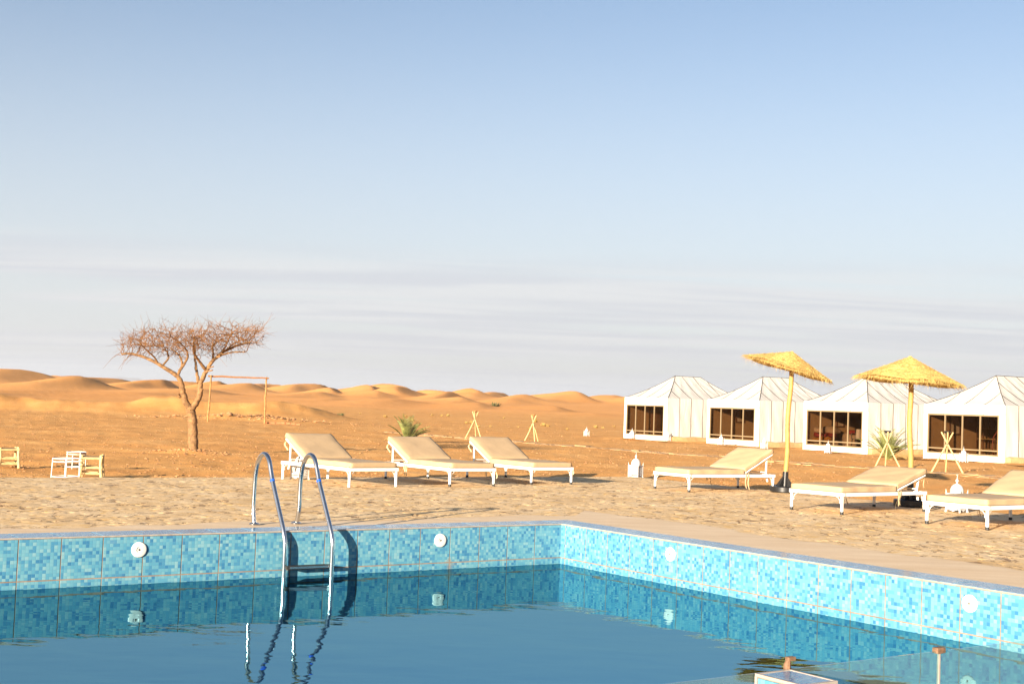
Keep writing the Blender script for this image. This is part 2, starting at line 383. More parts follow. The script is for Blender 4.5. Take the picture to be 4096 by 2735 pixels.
def deck_mat():
    m = bpy.data.materials.new('stamped_stone_deck'); m.use_nodes = True; nt = m.node_tree; b = nt.nodes['Principled BSDF']
    p = nd(nt, 'ShaderNodeNewGeometry').outputs['Position']
    st = nd(nt, 'ShaderNodeAttribute', _attribute_name='stone').outputs['Fac']
    pa = mapping(nt, p, rot=(0, 0, R(-10)), scale=(1.0, .9, 1))
    n1 = noise(nt, pa, 1.1, 6, .6, .4); n2 = noise(nt, pa, 4.5, 6, .65, .8); n3 = noise(nt, pa, 16.0, 5, .65, .6)
    col = ramp(nt, n1, [(.30, (.64, .42, .20)), (.48, (.77, .535, .28)), (.66, (.82, .61, .36))])
    col = mixc(nt, maprange(nt, n2, .53, .66, 0, .75), col, (.70, .42, .13))
    col = mixc(nt, maprange(nt, n2, .44, .34, 0, .6), col, (.66, .53, .36))
    col = mixc(nt, maprange(nt, n3, .56, .68, 0, .55), col, (.36, .20, .09))
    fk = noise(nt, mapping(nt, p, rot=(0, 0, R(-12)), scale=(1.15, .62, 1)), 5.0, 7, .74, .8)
    col = mixc(nt, maprange(nt, fk, .555, .60, 0, .85), col, (.22, .115, .055))  # dark flecks: shade of small pits in the stone, painted into the colour
    sm = ramp(nt, noise(nt, mapping(nt, p, rot=(0, 0, R(-35)), scale=(.6, 2.4, 1)), 1.3, 6, .6), [(.3, (.68, .49, .30)), (.7, (.80, .62, .42))])
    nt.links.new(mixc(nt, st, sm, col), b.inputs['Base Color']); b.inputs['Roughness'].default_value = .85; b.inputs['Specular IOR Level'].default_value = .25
    hh = math_(nt, 'SUBTRACT', math_(nt, 'ADD', math_(nt, 'MULTIPLY', n2, .25), n3), math_(nt, 'MULTIPLY', maprange(nt, fk, .55, .66), .6))
    bn = nd(nt, 'ShaderNodeBump', Distance=.02, Height=hh); nt.links.new(math_(nt, 'ADD', math_(nt, 'MULTIPLY', st, .22), .05), bn.inputs['Strength'])
    nt.links.new(bn.outputs[0], b.inputs['Normal']); return m
M['deck'] = deck_mat()

# ------------------------------------------------------------------ ground sheet with dunes
DUNES = []   # (x, y, height, left width, right width, depth width, skew)
def dune(px, py, D, wl, wr, wd=None, skew=0.0):
    p = at(px, py, D); k = D / FPX
    DUNES.append((p.x, D, max(p.z, .6) * 1.05, wl * k * 1.7, wr * k * 1.05, wd or (wl + wr) * k * .8, skew))
for d in [(-40, 1566, 205, 170, 75, 26), (-20, 1482, 420, 260, 190, 50), (150, 1563, 250, 170, 150, 30), (357, 1514, 330, 105, 75, 22), (250, 1496, 900, 130, 120, 80),
          (602, 1537, 420, 90, 45, 26), (690, 1538, 520, 110, 60, 30), (590, 1576, 275, 170, 110, 26), (480, 1533, 560, 110, 70, 40), (560, 1527, 800, 120, 90, 60),
          (820, 1541, 640, 110, 70, 40), (913, 1548, 480, 80, 40, 24), (1000, 1558, 430, 110, 60, 25), (900, 1600, 270, 200, 120, 26), (760, 1572, 340, 110, 60, 25),
          (1108, 1549, 620, 100, 60, 40), (1250, 1553, 500, 80, 45, 26), (1345, 1568, 410, 70, 50, 22), (1306, 1600, 285, 130, 62, 24), (1180, 1582, 360, 90, 60, 24),
          (1575, 1542, 640, 100, 75, 46), (1495, 1554, 540, 80, 50, 30), (1400, 1561, 600, 90, 60, 40), (1575, 1600, 290, 150, 110, 26), (1511, 1581, 400, 90, 60, 24), (1664, 1568, 430, 70, 50, 25),
          (1740, 1570, 620, 70, 60, 40), (1920, 1574, 520, 90, 60, 36), (1985, 1572, 640, 70, 60, 36), (1766, 1585, 380, 70, 50, 22), (1894, 1616, 282, 110, 55, 20), (1800, 1602, 330, 90, 60, 20),
          (2213, 1583, 470, 110, 95, 36), (2098, 1597, 380, 70, 60, 22), (2180, 1627, 280, 120, 70, 20), (2430, 1601, 520, 80, 80, 36), (2340, 1648, 238, 180, 120, 18), (2060, 1640, 250, 140, 80, 16),
          (2600, 1612, 480, 120, 90, 36), (2900, 1622, 500, 160, 110, 40), (3250, 1632, 520, 170, 110, 40), (3600, 1642, 480, 150, 110, 36), (3950, 1655, 520, 170, 120, 36),
          (-400, 1500, 480, 200, 140, 50), (-800, 1490, 600, 220, 150, 60), (4500, 1660, 520, 200, 150, 50)]: dune(*d)
rng = random.Random(3)
for i in range(60):      # the field goes on beyond and beside what the photograph shows
    an = rng.uniform(-170, 170); 
    if -32 < an < 32: continue
    D = rng.uniform(240, 900); h = rng.uniform(2, 8) * D / 500; w = rng.uniform(12, 30) * D / 400
    DUNES.append((D * math.sin(R(an)), D * math.cos(R(an)), h, w, w * .6, w * 1.1, 0))
def dune_h(x, y):
    wx = (fbm(x / 60, y / 60, 3, 5) - .5) * 30; wy = (fbm(x / 60, y / 60, 3, 9) - .5) * 40
    x = x + wx * np.clip(np.hypot(x, y) / 400, 0, 1.2) * .8; y = y + wy * .8
    acc = np.zeros_like(x)
    for (cx, cy, h, wl, wr, wd, sk) in DUNES:
        v = (y - cy) / wd; u = x - cx + .35 * wl * (v * v) * .5
        w = np.where(u < 0, wl, wr); q = (u / w)
        prof = np.where(u < 0, np.exp(-.9 * np.abs(q) ** 1.7), np.exp(-.9 * np.abs(q) ** 1.5))
        acc += (h * prof * np.exp(-.8 * np.abs(v) ** 2)) ** 3.2
    return acc ** (1 / 3.2)
MOUNDS = []
def ground_h(x, y):
    x = np.asarray(x, float); y = np.asarray(y, float); r = np.hypot(x, y)
    h = -.045 + (fbm(x / 3, y / 3, 4, 21) - .5) * .10 * sst(18, 40, r) + (fbm(x / 22, y / 22, 3, 31) - .5) * .35 * sst(75, 160, r)
    h = h + (fbm(x * 1.6, y * 1.6, 3, 41) - .5) * .07 * sst(17, 24, r)
    dn = np.maximum(dune_h(x, y), 0); mask = sst(150, 215, r)
    dn = .74 * dn + 2.9 * sst(190, 480, r) * (.7 + .6 * fbm(x / 90, y / 90, 3, 55))
    h = h + dn * mask + (fbm(x / 40, y / 40, 4, 51) - .5) * 1.2 * sst(260, 420, r)
    # sand berm on the left, low ridge behind the tree
    h = h + .95 * np.exp(-((y - (94 + .22 * (x + 18))) / 5.0) ** 2) * sst(-10, -17, x) * (.5 + fbm(x / 4, y / 4, 3, 61)) * sst(-70, -40, x)
    h = h + .30 * np.exp(-((y - 78) / 2.5) ** 2 - ((x + 15.5) / 4.5) ** 2) * (.4 + fbm(x / 1.2, y / 1.2, 3, 71))
    h = h + .09 * np.exp(-((x + 7.6) ** 2 + (y - 32.2) ** 2) / .55) * (.5 + fbm(x * 3, y * 3, 3, 81))
    a = (x - PC.x) * EA.x + (y - PC.y) * EA.y; b = (x - PC.x) * EB.x + (y - PC.y) * EB.y
    ins = (a > -8.6) & (b > -8.8) & (a < 14.3) & (b < 16.3)
    h = np.where(ins, -.06, h)
    pool = (a > -2) & (a < 14) & (b > -2) & (b < 12.5)
    return np.where(pool, -3.0, h)
def gz(x, y): return float(ground_h(np.array([x]), np.array([y]))[0])
def on_ground(x, y, dz=0.0): return Vector((x, y, gz(x, y) + dz))
ang = np.concatenate([np.arange(-180, -27, 2.0), np.arange(-27, 31, .085), np.arange(31, 180.1, 2.0)]); ang[-1] = 180
rad = [1.5]
while rad[-1] < 9000:
    r_ = rad[-1]; rad.append(r_ * (1.06 if r_ < 17 else 1.010 if r_ < 45 else 1.014 if r_ < 180 else 1.0075 if r_ < 720 else 1.05))
rad = np.array(rad)
A_, R_ = np.meshgrid(np.radians(ang), rad, indexing='ij'); X_, Y_ = R_ * np.sin(A_), R_ * np.cos(A_)
Z_ = ground_h(X_, Y_)
gm = np_mesh('ground', np.stack([X_.ravel(), Y_.ravel(), Z_.ravel()], 1), grid_faces(len(ang), len(rad))[:, ::-1], M['ground'])
dmask = np.clip(sst(.25, 1.1, dune_h(X_, Y_) * sst(150, 215, R_)) , 0, 1) + sst(600, 900, R_)
dmask = np.maximum(dmask, sst(185, 250, R_ + (fbm(X_ / 25, Y_ / 25, 3, 65) - .5) * 60))
dmask = np.maximum(dmask, .85 * np.exp(-((Y_ - (94 + .22 * (X_ + 18))) / 3.5) ** 2) * sst(-10, -17, X_) * sst(.35, .6, fbm(X_ / 6, Y_ / 6, 3, 63)))
gm.attributes.new('dune', 'FLOAT', 'POINT').data.foreach_set('value', np.clip(dmask, 0, 1).ravel().astype(np.float32))
tag(link('ground', gm), kind='structure')

# far table mountain on the left horizon
mb = MB()
base = [(-900, 1540), (-300, 1528), (150, 1520), (300, 1512), (350, 1503), (385, 1501), (430, 1504), (470, 1506), (485, 1511), (520, 1520), (590, 1530), (760, 1545)]
for i in range(len(base) - 1):
    (xa, ya), (xb, yb) = base[i], base[i + 1]; q = []
    for xx, yy in ((xa, ya), (xb, yb)):
        t = at(xx, yy, 16000); q.append((t.x, t.y + 900, t.z)); q.append((t.x, t.y, -40)); q.append((t.x * 1.1, t.y + 3000, -40))
    mb.add(q, [(0, 1, 4, 3), (0, 3, 5, 2)])
tag(mb.build('far_mountain', M['mountain']), kind='structure')

# ------------------------------------------------------------------ pool deck
COP = .39; POOL_A, POOL_B = 12.0, 10.6; WATER = -.467
def deck_sheet(a0, a1, b0, b1, step):
    na, nb = max(2, int((a1 - a0) / step) + 1), max(2, int((b1 - b0) / step) + 1)
    a, b = np.meshgrid(np.linspace(a0, a1, na), np.linspace(b0, b1, nb), indexing='ij')
    x = PC.x + EA.x * a + EB.x * b; y = PC.y + EA.y * a + EB.y * b
    dist = np.maximum(-a, -b)                           # metres out from the pool edge on the two far sides
    lim = np.where(-a > -b, 1.55, .98) + (fbm(a * 1.1, b * 1.1, 3, 11) - .5) * .55
    st = sst(-.06, .06, dist - lim)
    t = fbm(a * 1.3 + b * .2, b * 1.9, 5, 101, .55) * 9; fl = np.floor(t); fr = t - fl
    h = (fl + sst(.74, 1, fr)) * .0010 - .006 + (fbm(a * 18, b * 18, 3, 121) - .5) * .0028 - sst(.70, .78, fbm(a * 11, b * 13, 3, 131)) * .016
    z = h * st + (fbm(a * 3, b * 3, 3, 141) - .5) * .004 * (1 - st) - .004
    z = np.where((a <= a0 + 1e-6) & (a0 < -8), -.03, z); z = np.where((b <= b0 + 1e-6) & (b0 < -8), -.03, z)
    return np.stack([x.ravel(), y.ravel(), z.ravel()], 1), grid_faces(na, nb), st.ravel()
vs, fs, ss, o = [], [], [], 0
for args in ((-8.4, 9.6, -8.55, -COP, .03), (-8.4, -COP, -COP, 5.5, .03), (9.6, 14, -8.55, -COP, .3), (-8.4, -COP, 5.5, 16, .3), (POOL_A + COP, 14, -COP, 16, .3), (-COP, POOL_A + COP, POOL_B + COP, 16, .3)):
    v, f, s_ = deck_sheet(*args); vs.append(v); fs.append(f + o); ss.append(s_); o += len(v)
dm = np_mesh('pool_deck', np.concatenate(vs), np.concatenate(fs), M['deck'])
dm.attributes.new('stone', 'FLOAT', 'POINT').data.foreach_set('value', np.concatenate(ss).astype(np.float32))
tag(link('pool_deck', dm), kind='structure')
mb = MB()      # edge of the slab
for p, q in (((-8.4, -8.55), (14, -8.55)), ((-8.4, -8.55), (-8.4, 16))):
    mb.bar(P(*p, -.17), P(*q, -.17), .04, .28)
tag(mb.build('deck_edge', M['plinth']), kind='structure')

# ------------------------------------------------------------------ pool shell with tiles
TW, TH, GAP = .387, .384, .0075
shell = tag(empty('pool_shell', P(0, 0)), kind='structure')
def quadmesh(name, pts, m, uvs=None):
    me = bpy.data.meshes.new(name); me.from_pydata([tuple(p) for p in pts], [], [tuple(range(len(pts)))]); me.update(); me.materials.append(m)
    if uvs:
        l = me.uv_layers.new(name='UVMap')
        for i, u in enumerate(uvs): l.data[i].uv = u
    return me
def at_shell(o): o.matrix_parent_inverse = Matrix.Translation(-PC); return o
# backing (grout) walls and floor
mb = MB(); D_ = -1.75; t_ = .12
mb.box((P(POOL_A / 2, -t_ / 2 + .0075, (D_ - .012) / 2)), (POOL_A + 2 * t_, t_, -D_ - .014), rot=Matrix.Rotation(POOL_ROT, 3, 'Z'))
mb.box((P(-t_ / 2 + .0075, POOL_B / 2, (D_ - .012) / 2)), (t_, POOL_B, -D_ - .014), rot=Matrix.Rotation(POOL_ROT, 3, 'Z'))
mb.box((P(POOL_A + t_ / 2, POOL_B / 2, (D_ - .012) / 2)), (t_, POOL_B, -D_ - .014), rot=Matrix.Rotation(POOL_ROT, 3, 'Z'))
mb.box((P(POOL_A / 2, POOL_B + t_ / 2 + .002, (D_ - .012) / 2)), (POOL_A + 2 * t_, t_, -D_ - .014), rot=Matrix.Rotation(POOL_ROT, 3, 'Z'))
at_shell(mb.build('backing_wall', M['grout'], shell))
def tiled_mesh(name, w, h, th, m, bev=.0025):
    """one tile lying in its x (width) / z (height) plane, front towards -y; uv 0..1"""
    x, z = w / 2, h / 2
    vv = [(-x, 0, -z), (x, 0, -z), (x, 0, z), (-x, 0, z), (-x + bev, -th, -z + bev), (x - bev, -th, -z + bev), (x - bev, -th, z - bev), (-x + bev, -th, z - bev)]
    vv = [(a, b + .0, c) for a, b, c in vv]
    ff = [(4, 5, 6, 7), (0, 1, 5, 4), (1, 2, 6, 5), (2, 3, 7, 6), (3, 0, 4, 7)]
    me = bpy.data.meshes.new(name); me.from_pydata(vv, [], ff); me.update(); me.materials.append(m)
    l = me.uv_layers.new(name='UVMap')
    for lp in me.loops:
        c = me.vertices[lp.vertex_index].co; l.data[lp.index].uv = ((c.x + TW / 2) / TW, (c.z + TH / 2) / TH)
    return me
tile_me = tiled_mesh('tile', TW - GAP, TH - GAP, .010, M['mosaic']); cop_me = tiled_mesh('coping_tile', TW - GAP, COP - GAP - .010, .010, M['coping'])
half_me = tiled_mesh('tile', .09 - GAP, TH - GAP, .010, M['mosaic'])
def set_mat(o, m4): o.parent = shell; o.matrix_parent_inverse = Matrix.Translation(-PC); o.matrix_basis = m4
def basis(x, y, z, loc): return Matrix(((x.x, y.x, z.x, loc.x), (x.y, y.y, z.y, loc.y), (x.z, y.z, z.z, loc.z), (0, 0, 0, 1)))
UP = Vector((0, 0, 1)); rt = random.Random(11)
def jit(m, s=.0025): return m @ Matrix.Rotation(rt.gauss(0, s), 4, 'X') @ Matrix.Rotation(rt.gauss(0, s), 4, 'Z')
nA, nB = int(POOL_A / TW), int(POOL_B / TW)
for i in range(nA):                                     # far wall (b = 0), visible rows and one below the water
    for j in range(3):
        o_ = link('tile', tile_me); set_mat(o_, jit(basis(EA, -EB, UP, P(.0 + (i + .5) * TW, .0, -.012 - (j + .5) * TH))))
for i in range(nB):                                     # right wall (a = 0), with a narrow strip tile in the corner
    for j in range(3):
        o_ = link('tile', tile_me); set_mat(o_, jit(basis(EB, -EA, UP, P(.0, .095 + (i + .5) * TW, -.012 - (j + .5) * TH))))
for j in range(3): set_mat(link('tile', half_me), basis(EB, -EA, UP, P(0, .05, -.012 - (j + .5) * TH)))
for i in range(nA + 2): set_mat(link('coping_tile', cop_me), jit(basis(EA, -UP, -EB, P((i - .5) * TW, -COP / 2 - .004, -.010)), .0012))
for i in range(nB): set_mat(link('coping_tile', cop_me), jit(basis(EB, -UP, EA * -1, P(-COP / 2 - .004, .0 + (i + .5) * TW, -.010)), .0012))
mb = MB(); ROTP = Matrix.Rotation(POOL_ROT, 3, 'Z')
mb.box(P(POOL_A / 2 - .2, -COP / 2, -.031), (POOL_A + .6, COP, .042), rot=ROTP); mb.box(P(-COP / 2, POOL_B / 2, -.031), (COP, POOL_B, .0418), rot=ROTP)
mb.box(P(POOL_A + COP / 2 + .002, POOL_B / 2, -.031), (COP, POOL_B, .042), rot=ROTP); mb.box(P(POOL_A / 2, POOL_B + COP / 2 + .01, -.031), (POOL_A + .7, COP, .042), rot=ROTP)
at_shell(mb.build('coping_bed', M['grout'], shell))
mb = MB(); mb.bar(P(.012, .008, -.006), P(POOL_A, .008, -.006), .013, .012); mb.bar(P(.008, .0, -.0062), P(.008, POOL_B, -.0062), .013, .012)
at_shell(mb.build('edge_trim', M['trim'], shell))
def under_uv(w, h): return [(0, 0), (w / TW, 0), (w / TW, h / TH), (0, h / TH)]
zu = -.012 - 3 * TH
for nm, pts, w, h in (('lower_wall', (P(0, .0095, D_), P(POOL_A, .0095, D_), P(POOL_A, .0095, zu), P(0, .0095, zu)), POOL_A, zu - D_), ('lower_wall', (P(.0095, POOL_B, D_), P(.0095, 0, D_), P(.0095, 0, zu), P(.0095, POOL_B, zu)), POOL_B, zu - D_),
                      ('side_wall', (P(POOL_A - .004, 0, D_), P(POOL_A - .004, POOL_B, D_), P(POOL_A - .004, POOL_B, -.02), P(POOL_A - .004, 0, -.02)), POOL_B, 1.73), ('near_wall', (P(POOL_A, POOL_B - .004, D_), P(0, POOL_B - .004, D_), P(0, POOL_B - .004, -.02), P(POOL_A, POOL_B - .004, -.02)), POOL_A, 1.73),
                      ('pool_floor', (P(0, 0, D_), P(0, POOL_B, D_), P(POOL_A, POOL_B, D_), P(POOL_A, 0, D_)), POOL_B, POOL_A)):
    at_shell(link(nm, quadmesh(nm, pts, M['mosaic'], under_uv(w, h)), shell))
mb = MB(); mb.add([P(0, 0, WATER), P(0, POOL_B, WATER), P(POOL_A, POOL_B, WATER), P(POOL_A, 0, WATER)], [(0, 1, 2, 3)])
tag(mb.build('water', M['water']), kind='structure')

# glass divider with clips, tiled pillar
GB = 7.42
div = empty('glass_divider', P(4.2, GB, -1.7), POOL_ROT)
def inv(o): o.matrix_parent_inverse = Matrix.Identity(4); return o
def dloc(a, z): return Vector((a - 4.2, 0, z + 1.7))
for (a0, a1) in ((.012, 2.81), (2.83, 4.105), (4.125, 6.3), (6.32, 8.5), (8.52, 11.98)):
    q = MB(); q.box((dloc((a0 + a1) / 2, -.86)), (a1 - a0, .012, 1.70)); q.build('glass_pane', M['pool_glass'], div)
for a in (2.82, 6.31, 8.51):
    q = MB(); q.rbox(dloc(a, -.005), (.075, .045, .036), .006, 4, 3, 3); q.build('clip', M['rust'], div, True)
for a in (2.82, 4.115, 6.31, 8.51):
    q = MB(); q.box(dloc(a, -.86), (.012, .016, 1.68)); q.build('joint_strip', M['trim'], div)
q = MB(); q.tube([dloc(4.115, -.03), dloc(4.115, .012), dloc(4.105, .04)], [.02, .02, .012], 8); q.box(dloc(4.09, .045), (.05, .03, .02)); q.build('clip', M['rust'], div, True)
tag(div, 'frameless glass divider wall crossing the pool with small rusty clips', 'glass divider')
pil = empty('tiled_pillar', P(4.24, 7.60, -1.75), POOL_ROT)
q = MB(); q.box((0, 0, .865), (.244, .304, 1.73)); q.build('core', M['grout'], pil)
pt = tiled_mesh('pillar_tile', .238, TH - GAP, .008, M['mosaic']); pt2 = tiled_mesh('pillar_tile', .298, TH - GAP, .008, M['mosaic'])
for s, me, rz, off in ((0, pt, 0, (0, -.152)), (1, pt, math.pi, (0, .152)), (2, pt2, math.pi / 2, (.122, 0)), (3, pt2, -math.pi / 2, (-.122, 0))):
    for j in range(4):
        o_ = link('tile', me, pil); o_.location = (off[0], off[1], 1.725 - (j + .5) * TH); o_.rotation_euler.z = rz
ct = tiled_mesh('cap_tile', .236, .296, .010, M['coping']); o_ = link('cap_tile', ct, pil); o_.location = (0, 0, 1.73); o_.rotation_euler.x = R(-90)
q = MB()
for sx in (-1, 1):
    q.bar((sx * .1255, -.165, 1.736), (sx * .1255, .165, 1.736), .016, .014); q.bar((-.1175, sx * .158, 1.7358), (.1175, sx * .158, 1.7358), .016, .0136)
    for sy in (-1, 1): q.box((sx * .1265, sy * .1575, .865), (.016, .016, 1.726))
q.build('edge_trim', M['trim'], pil)
tag(pil, 'short square pillar faced in blue mosaic tile standing in the pool', 'pillar')

# white inlets
def inlet():
    e = empty('pool_inlet'); q = MB()
    q.lathe([(.074, 0), (.074, .006), (.070, .012), (.060, .015), (.030, .016), (.024, .011), (.010, .011)], 28)
    q.build('face_plate', M['plastic'], e, True)
    q = MB(); q.lathe([(.009, .0111), (.009, .014), (.006, .0142)], 12); q.build('nozzle', M['seam'], e); return e
inl = inlet()
def planehit(px, P0, N):
    d = ray(*px); o = Vector((0, 0, CAM_H)); return o + d * ((P0 - o).dot(N) / d.dot(N))
z5 = zoomer(0, 1850, 1100, 1949); z6 = zoomer(900, 1750, 2300, 2229); z7 = zoomer(2200, 2000, 3300, 2347); z8 = zoomer(3000, 2000, 4096, 2338)
for k, (px, N, lab) in enumerate(((z5(984, 615), EB, 'round white inlet on the far pool wall, left of the ladder'), (z6(1370, 653), EB, 'round white inlet on the far pool wall, right of the ladder'),
                                  (z7(1030, 460), EA, 'round white inlet on the right pool wall, nearer the corner'), (z8(1877, 880), EA, 'round white inlet on the right pool wall, above the glass divider'))):
    o_ = inl if k == 0 else copy_tree(inl)
    h = planehit(px, P(.0105, .0105), N); x = (EA if N == EB else EB); o_.matrix_world = basis(x, UP if N == EB else -UP, x.cross(UP if N == EB else -UP), h + N * .001)
    if (o_.matrix_world.to_3x3() @ Vector((0, 0, 1))).dot(N) < 0: o_.matrix_world = basis(x * -1, UP if N == EB else -UP, N, h + N * .001)
    tag(o_, lab, 'pool inlet', 'white inlets on the pool walls')

# ladder
lad = empty('pool_ladder', P(3.33, -.69), POOL_ROT)   # local x = a, local -y = b
def L(a, b, z): return (a - 3.33, -(b + .69), z)
prof = [(-.695, -.02), (-.692, .15), (-.688, .35), (-.680, .50), (-.655, .60), (-.615, .675), (-.55, .733), (-.475, .755), (-.40, .735), (-.345, .68), (-.305, .60), (-.25, .49), (-.17, .365), (-.08, .225), (.0, .105), (.055, .02), (.090, -.05), (.108, -.11), (.114, -.18), (.115, -.35), (.115, -.8), (.115, -1.45)]
if EA.cross(UP).dot(EB) < 0: pass
def spline(pts, n=5):
    out = []; p = [Vector(x) for x in pts]; p = [p[0]] + p + [p[-1]]
    for i in range(1, len(p) - 2):
        for k in range(n):
            t = k / n; out.append(.5 * (2 * p[i] + (p[i + 1] - p[i - 1]) * t + (2 * p[i - 1] - 5 * p[i] + 4 * p[i + 1] - p[i + 2]) * t * t + (3 * p[i] - p[i - 1] - 3 * p[i + 1] + p[i + 2]) * t ** 3))
    out.append(p[-2]); return out
SGN = 1 if (Matrix.Rotation(POOL_ROT, 3, 'Z') @ Vector((0, 1, 0))).dot(EB) > 0 else -1
def L(a, b, z): return (a - 3.33, SGN * (b + .69), z)
for a, sh in ((3.576, -.045), (3.089, .055)):
    path = spline([L(a, b + sh * (0 if z < .02 and b < -.6 else 1) + (-.03 if a > 3.3 else .025) * (1 if b < -.6 else 0) * 0, z) for b, z in prof], 3)
    q = MB(); q.tube(path, .0245, 14); rail = q.build('rail', M['steel'], lad, 'all')
    q = MB(); q.lathe([(.058, 0), (.058, .005), (.048, .014), (.026, .018), (.024, .026), (.02, .026)], 24, L(a, -.695, .001)); q.build('flange', M['steel'], rail, True)
    i = min(range(len(path)), key=lambda k: (path[k] - Vector(L(a, -.25 + sh, .49))).length)
    tdir = (path[i + 1] - path[i - 1]).normalized(); q = MB(); q.tube([path[i] - tdir * .013, path[i] + tdir * .013], .0255, 14); q.build('tape', M['tape'], rail, True)
for z in (-.36, -.62, -.88, -1.14):
    q = MB(); q.bar(L(3.55, .12, z), L(3.115, .12, z), .075, .022); st = q.build('step', M['steel'], lad)
    q = MB()
    for k in (-.026, 0, .026): q.bar(L(3.54, .12 + k, z + .0145), L(3.125, .12 + k, z + .0145), .014, .007)
    q.build('tread', M['black_rubber'], st)
    for a in (3.565, 3.1): q = MB(); q.box(L(a, .12, z), (.03, .06, .032)); q.build('bracket', M['black_rubber'], st)
tag(lad, 'stainless steel pool ladder with two arched rails and blue tape bands', 'pool ladder')

# ------------------------------------------------------------------ sun loungers
def lounger(caps, seed):
    rn = random.Random(seed); e = empty('sun_lounger'); LN, HW = 1.95, .435; WM = M['white_paint']
    q = MB()
    for s in (-1, 1): q.bar((0, s * HW, .275), (LN, s * HW, .275), .04, .05)
    q.bar((0.02, -HW + .02, .2745), (.02, HW - .02, .2745), .04, .049); q.bar((LN - .02, -HW + .02, .2745), (LN - .02, HW - .02, .2745), .04, .049); q.bar((1.27, -HW + .02, .27), (1.27, HW - .02, .27), .03, .03)
    q.build('frame', WM, e)
    for x in (.025, LN - .025):
        for s in (-1, 1):
            q = MB(); q.tube([(x, s * HW * .985, .25), (x, s * HW * .985, .03 if caps else .0)], .021, 10); lg = q.build('leg', WM, e, True)
            q = MB()
            if caps: q.lathe([(.024, 0), (.0245, .035), (.022, .04)], 12, (x, s * HW * .985, -.002)); q.build('foot_cap', M['black_rubber'], lg, True)
            for dx, dy in ((1 if x < 1 else -1, 0), (0, -s)):      # small scroll bracket under the rail
                q = MB(); pts = []
                for k in range(15):
                    t = k / 14; u = .02 + .075 * t; v = .25 - .008 - .085 * (1 - t) ** 2.0
                    if t > .8: v += 0
                    pts.append((x + dx * u, s * HW * .985 + dy * u, v))
                for k in range(1, 9):
                    an = R(-90 + k * 38); rr = .014 * (1 - k / 12)
                    pts.insert(0, (x + dx * (.02 + .014 + rr * math.cos(an + R(90)) ), s * HW * .985 + dy * (.034 + rr * math.cos(an + R(90))), .157 + rr * math.sin(an + R(90))))
                q.tube(pts, .0042, 5); q.build('scroll_bracket', WM, e, True)
    # slats under the cushion
    for k in range(7): q = MB(); q.bar((.16 + k * .17, -HW + .02, .285), (.16 + k * .17, HW - .02, .285), .05, .012); q.build('slat', WM, e)
    an = R({1: 29.5, 2: 27.5, 3: 28.5, 4: 28, 5: 18, 6: 24}[seed]); BL = .72; hx, hz = 1.27, .315
    def B(u, y, w): return (hx + u * math.cos(an) - w * math.sin(an), y, hz + u * math.sin(an) + w * math.cos(an))
    q = MB()
    for s in (-1, 1): q.tube([B(0, s * .405, 0), B(BL, s * .405, 0)], .019, 8)
    q.tube([B(BL, -.405, 0), B(BL, .405, 0)], .019, 8); q.tube([B(.3, -.405, 0), B(.3, .405, 0)], .012, 8)
    bf = q.build('backrest_frame', WM, e, True)
    for s in (-1, 1):
        q = MB(); q.tube([B(.60, s * .38, -.01), (1.80, s * .38, .30), (1.84, s * .38, .17)], .017, 8); q.build('prop', WM, e, True)
    q = MB(); q.tube([(1.79, -.38, .335), (1.79, .38, .335)], .010, 8); q.build('prop_bar', M['white_paint'], e, True)
    sd = rn.uniform(0, 50)
    def puff(d):
        def fn(p):
            ex = 1 - abs(p.x) / (d[0] / 2); ey = 1 - abs(p.y) / (d[1] / 2)
            k = math.sin(p.x * 9 + sd) * math.cos(p.y * 7 + sd * 2) * .004 + math.sin(p.x * 23 + p.y * 13 + sd) * .0018
            return Vector((p.x, p.y + (math.sin(p.x * 17 + sd) * .004 if abs(p.y) > d[1] * .45 else 0), p.z + (k + .012 * min(1, 4 * min(ex, ey)) - .006 if p.z > 0 else 0)))
        return fn
    d = (1.26, .86, .086); q = MB(); q.rbox((.635, 0, .345), d, .013, 36, 20, 6, puff(d)); sc = q.build('seat_cushion', M['cushion'], e, 'all')
    d = (.76, .86, .082); q = MB(); q.rbox((0, 0, 0), d, .013, 24, 20, 6, puff(d)); bc = q.build('back_cushion', M['cushion'], e, 'all')
    bc.location = B(.385, 0, .061); bc.rotation_euler.y = -an
    for x, y in ((.03, -.45), (.03, .45), (1.24, -.455), (1.24, .455), (1.30, -.455), (1.30, .455)):
        for k in range(1 if x < .1 else 2):
            ln = rn.uniform(.10, .20) if x < .1 else rn.uniform(.14, .30); dx = rn.uniform(-.05, .05); q = MB()
            pts = [(x + dx * t + .02 * math.sin(6 * t + k), y * (1 + .03 * math.sin(3 * t)) , .325 - ln * t) for t in np.linspace(0, 1, 7)]
            q.strip(pts, (1, .25 * (-1) ** k, 0), .017); q.build('tie', M['tie'], e)
    for y in (-.40, .40):
        q = MB(); p0 = Vector(B(.70, y, -.02)); pts = [p0 + Vector((.02 * t + .03 * math.sin(5 * t), .02 * math.sin(4 * t), -.16 * t)) for t in np.linspace(0, 1, 7)]
        q.strip(pts, (.5, .9, 0), .024); q.build('tie', M['tie'], e)
    return e
def heading(deg): return math.atan2(math.cos(R(deg)), math.sin(R(deg)))
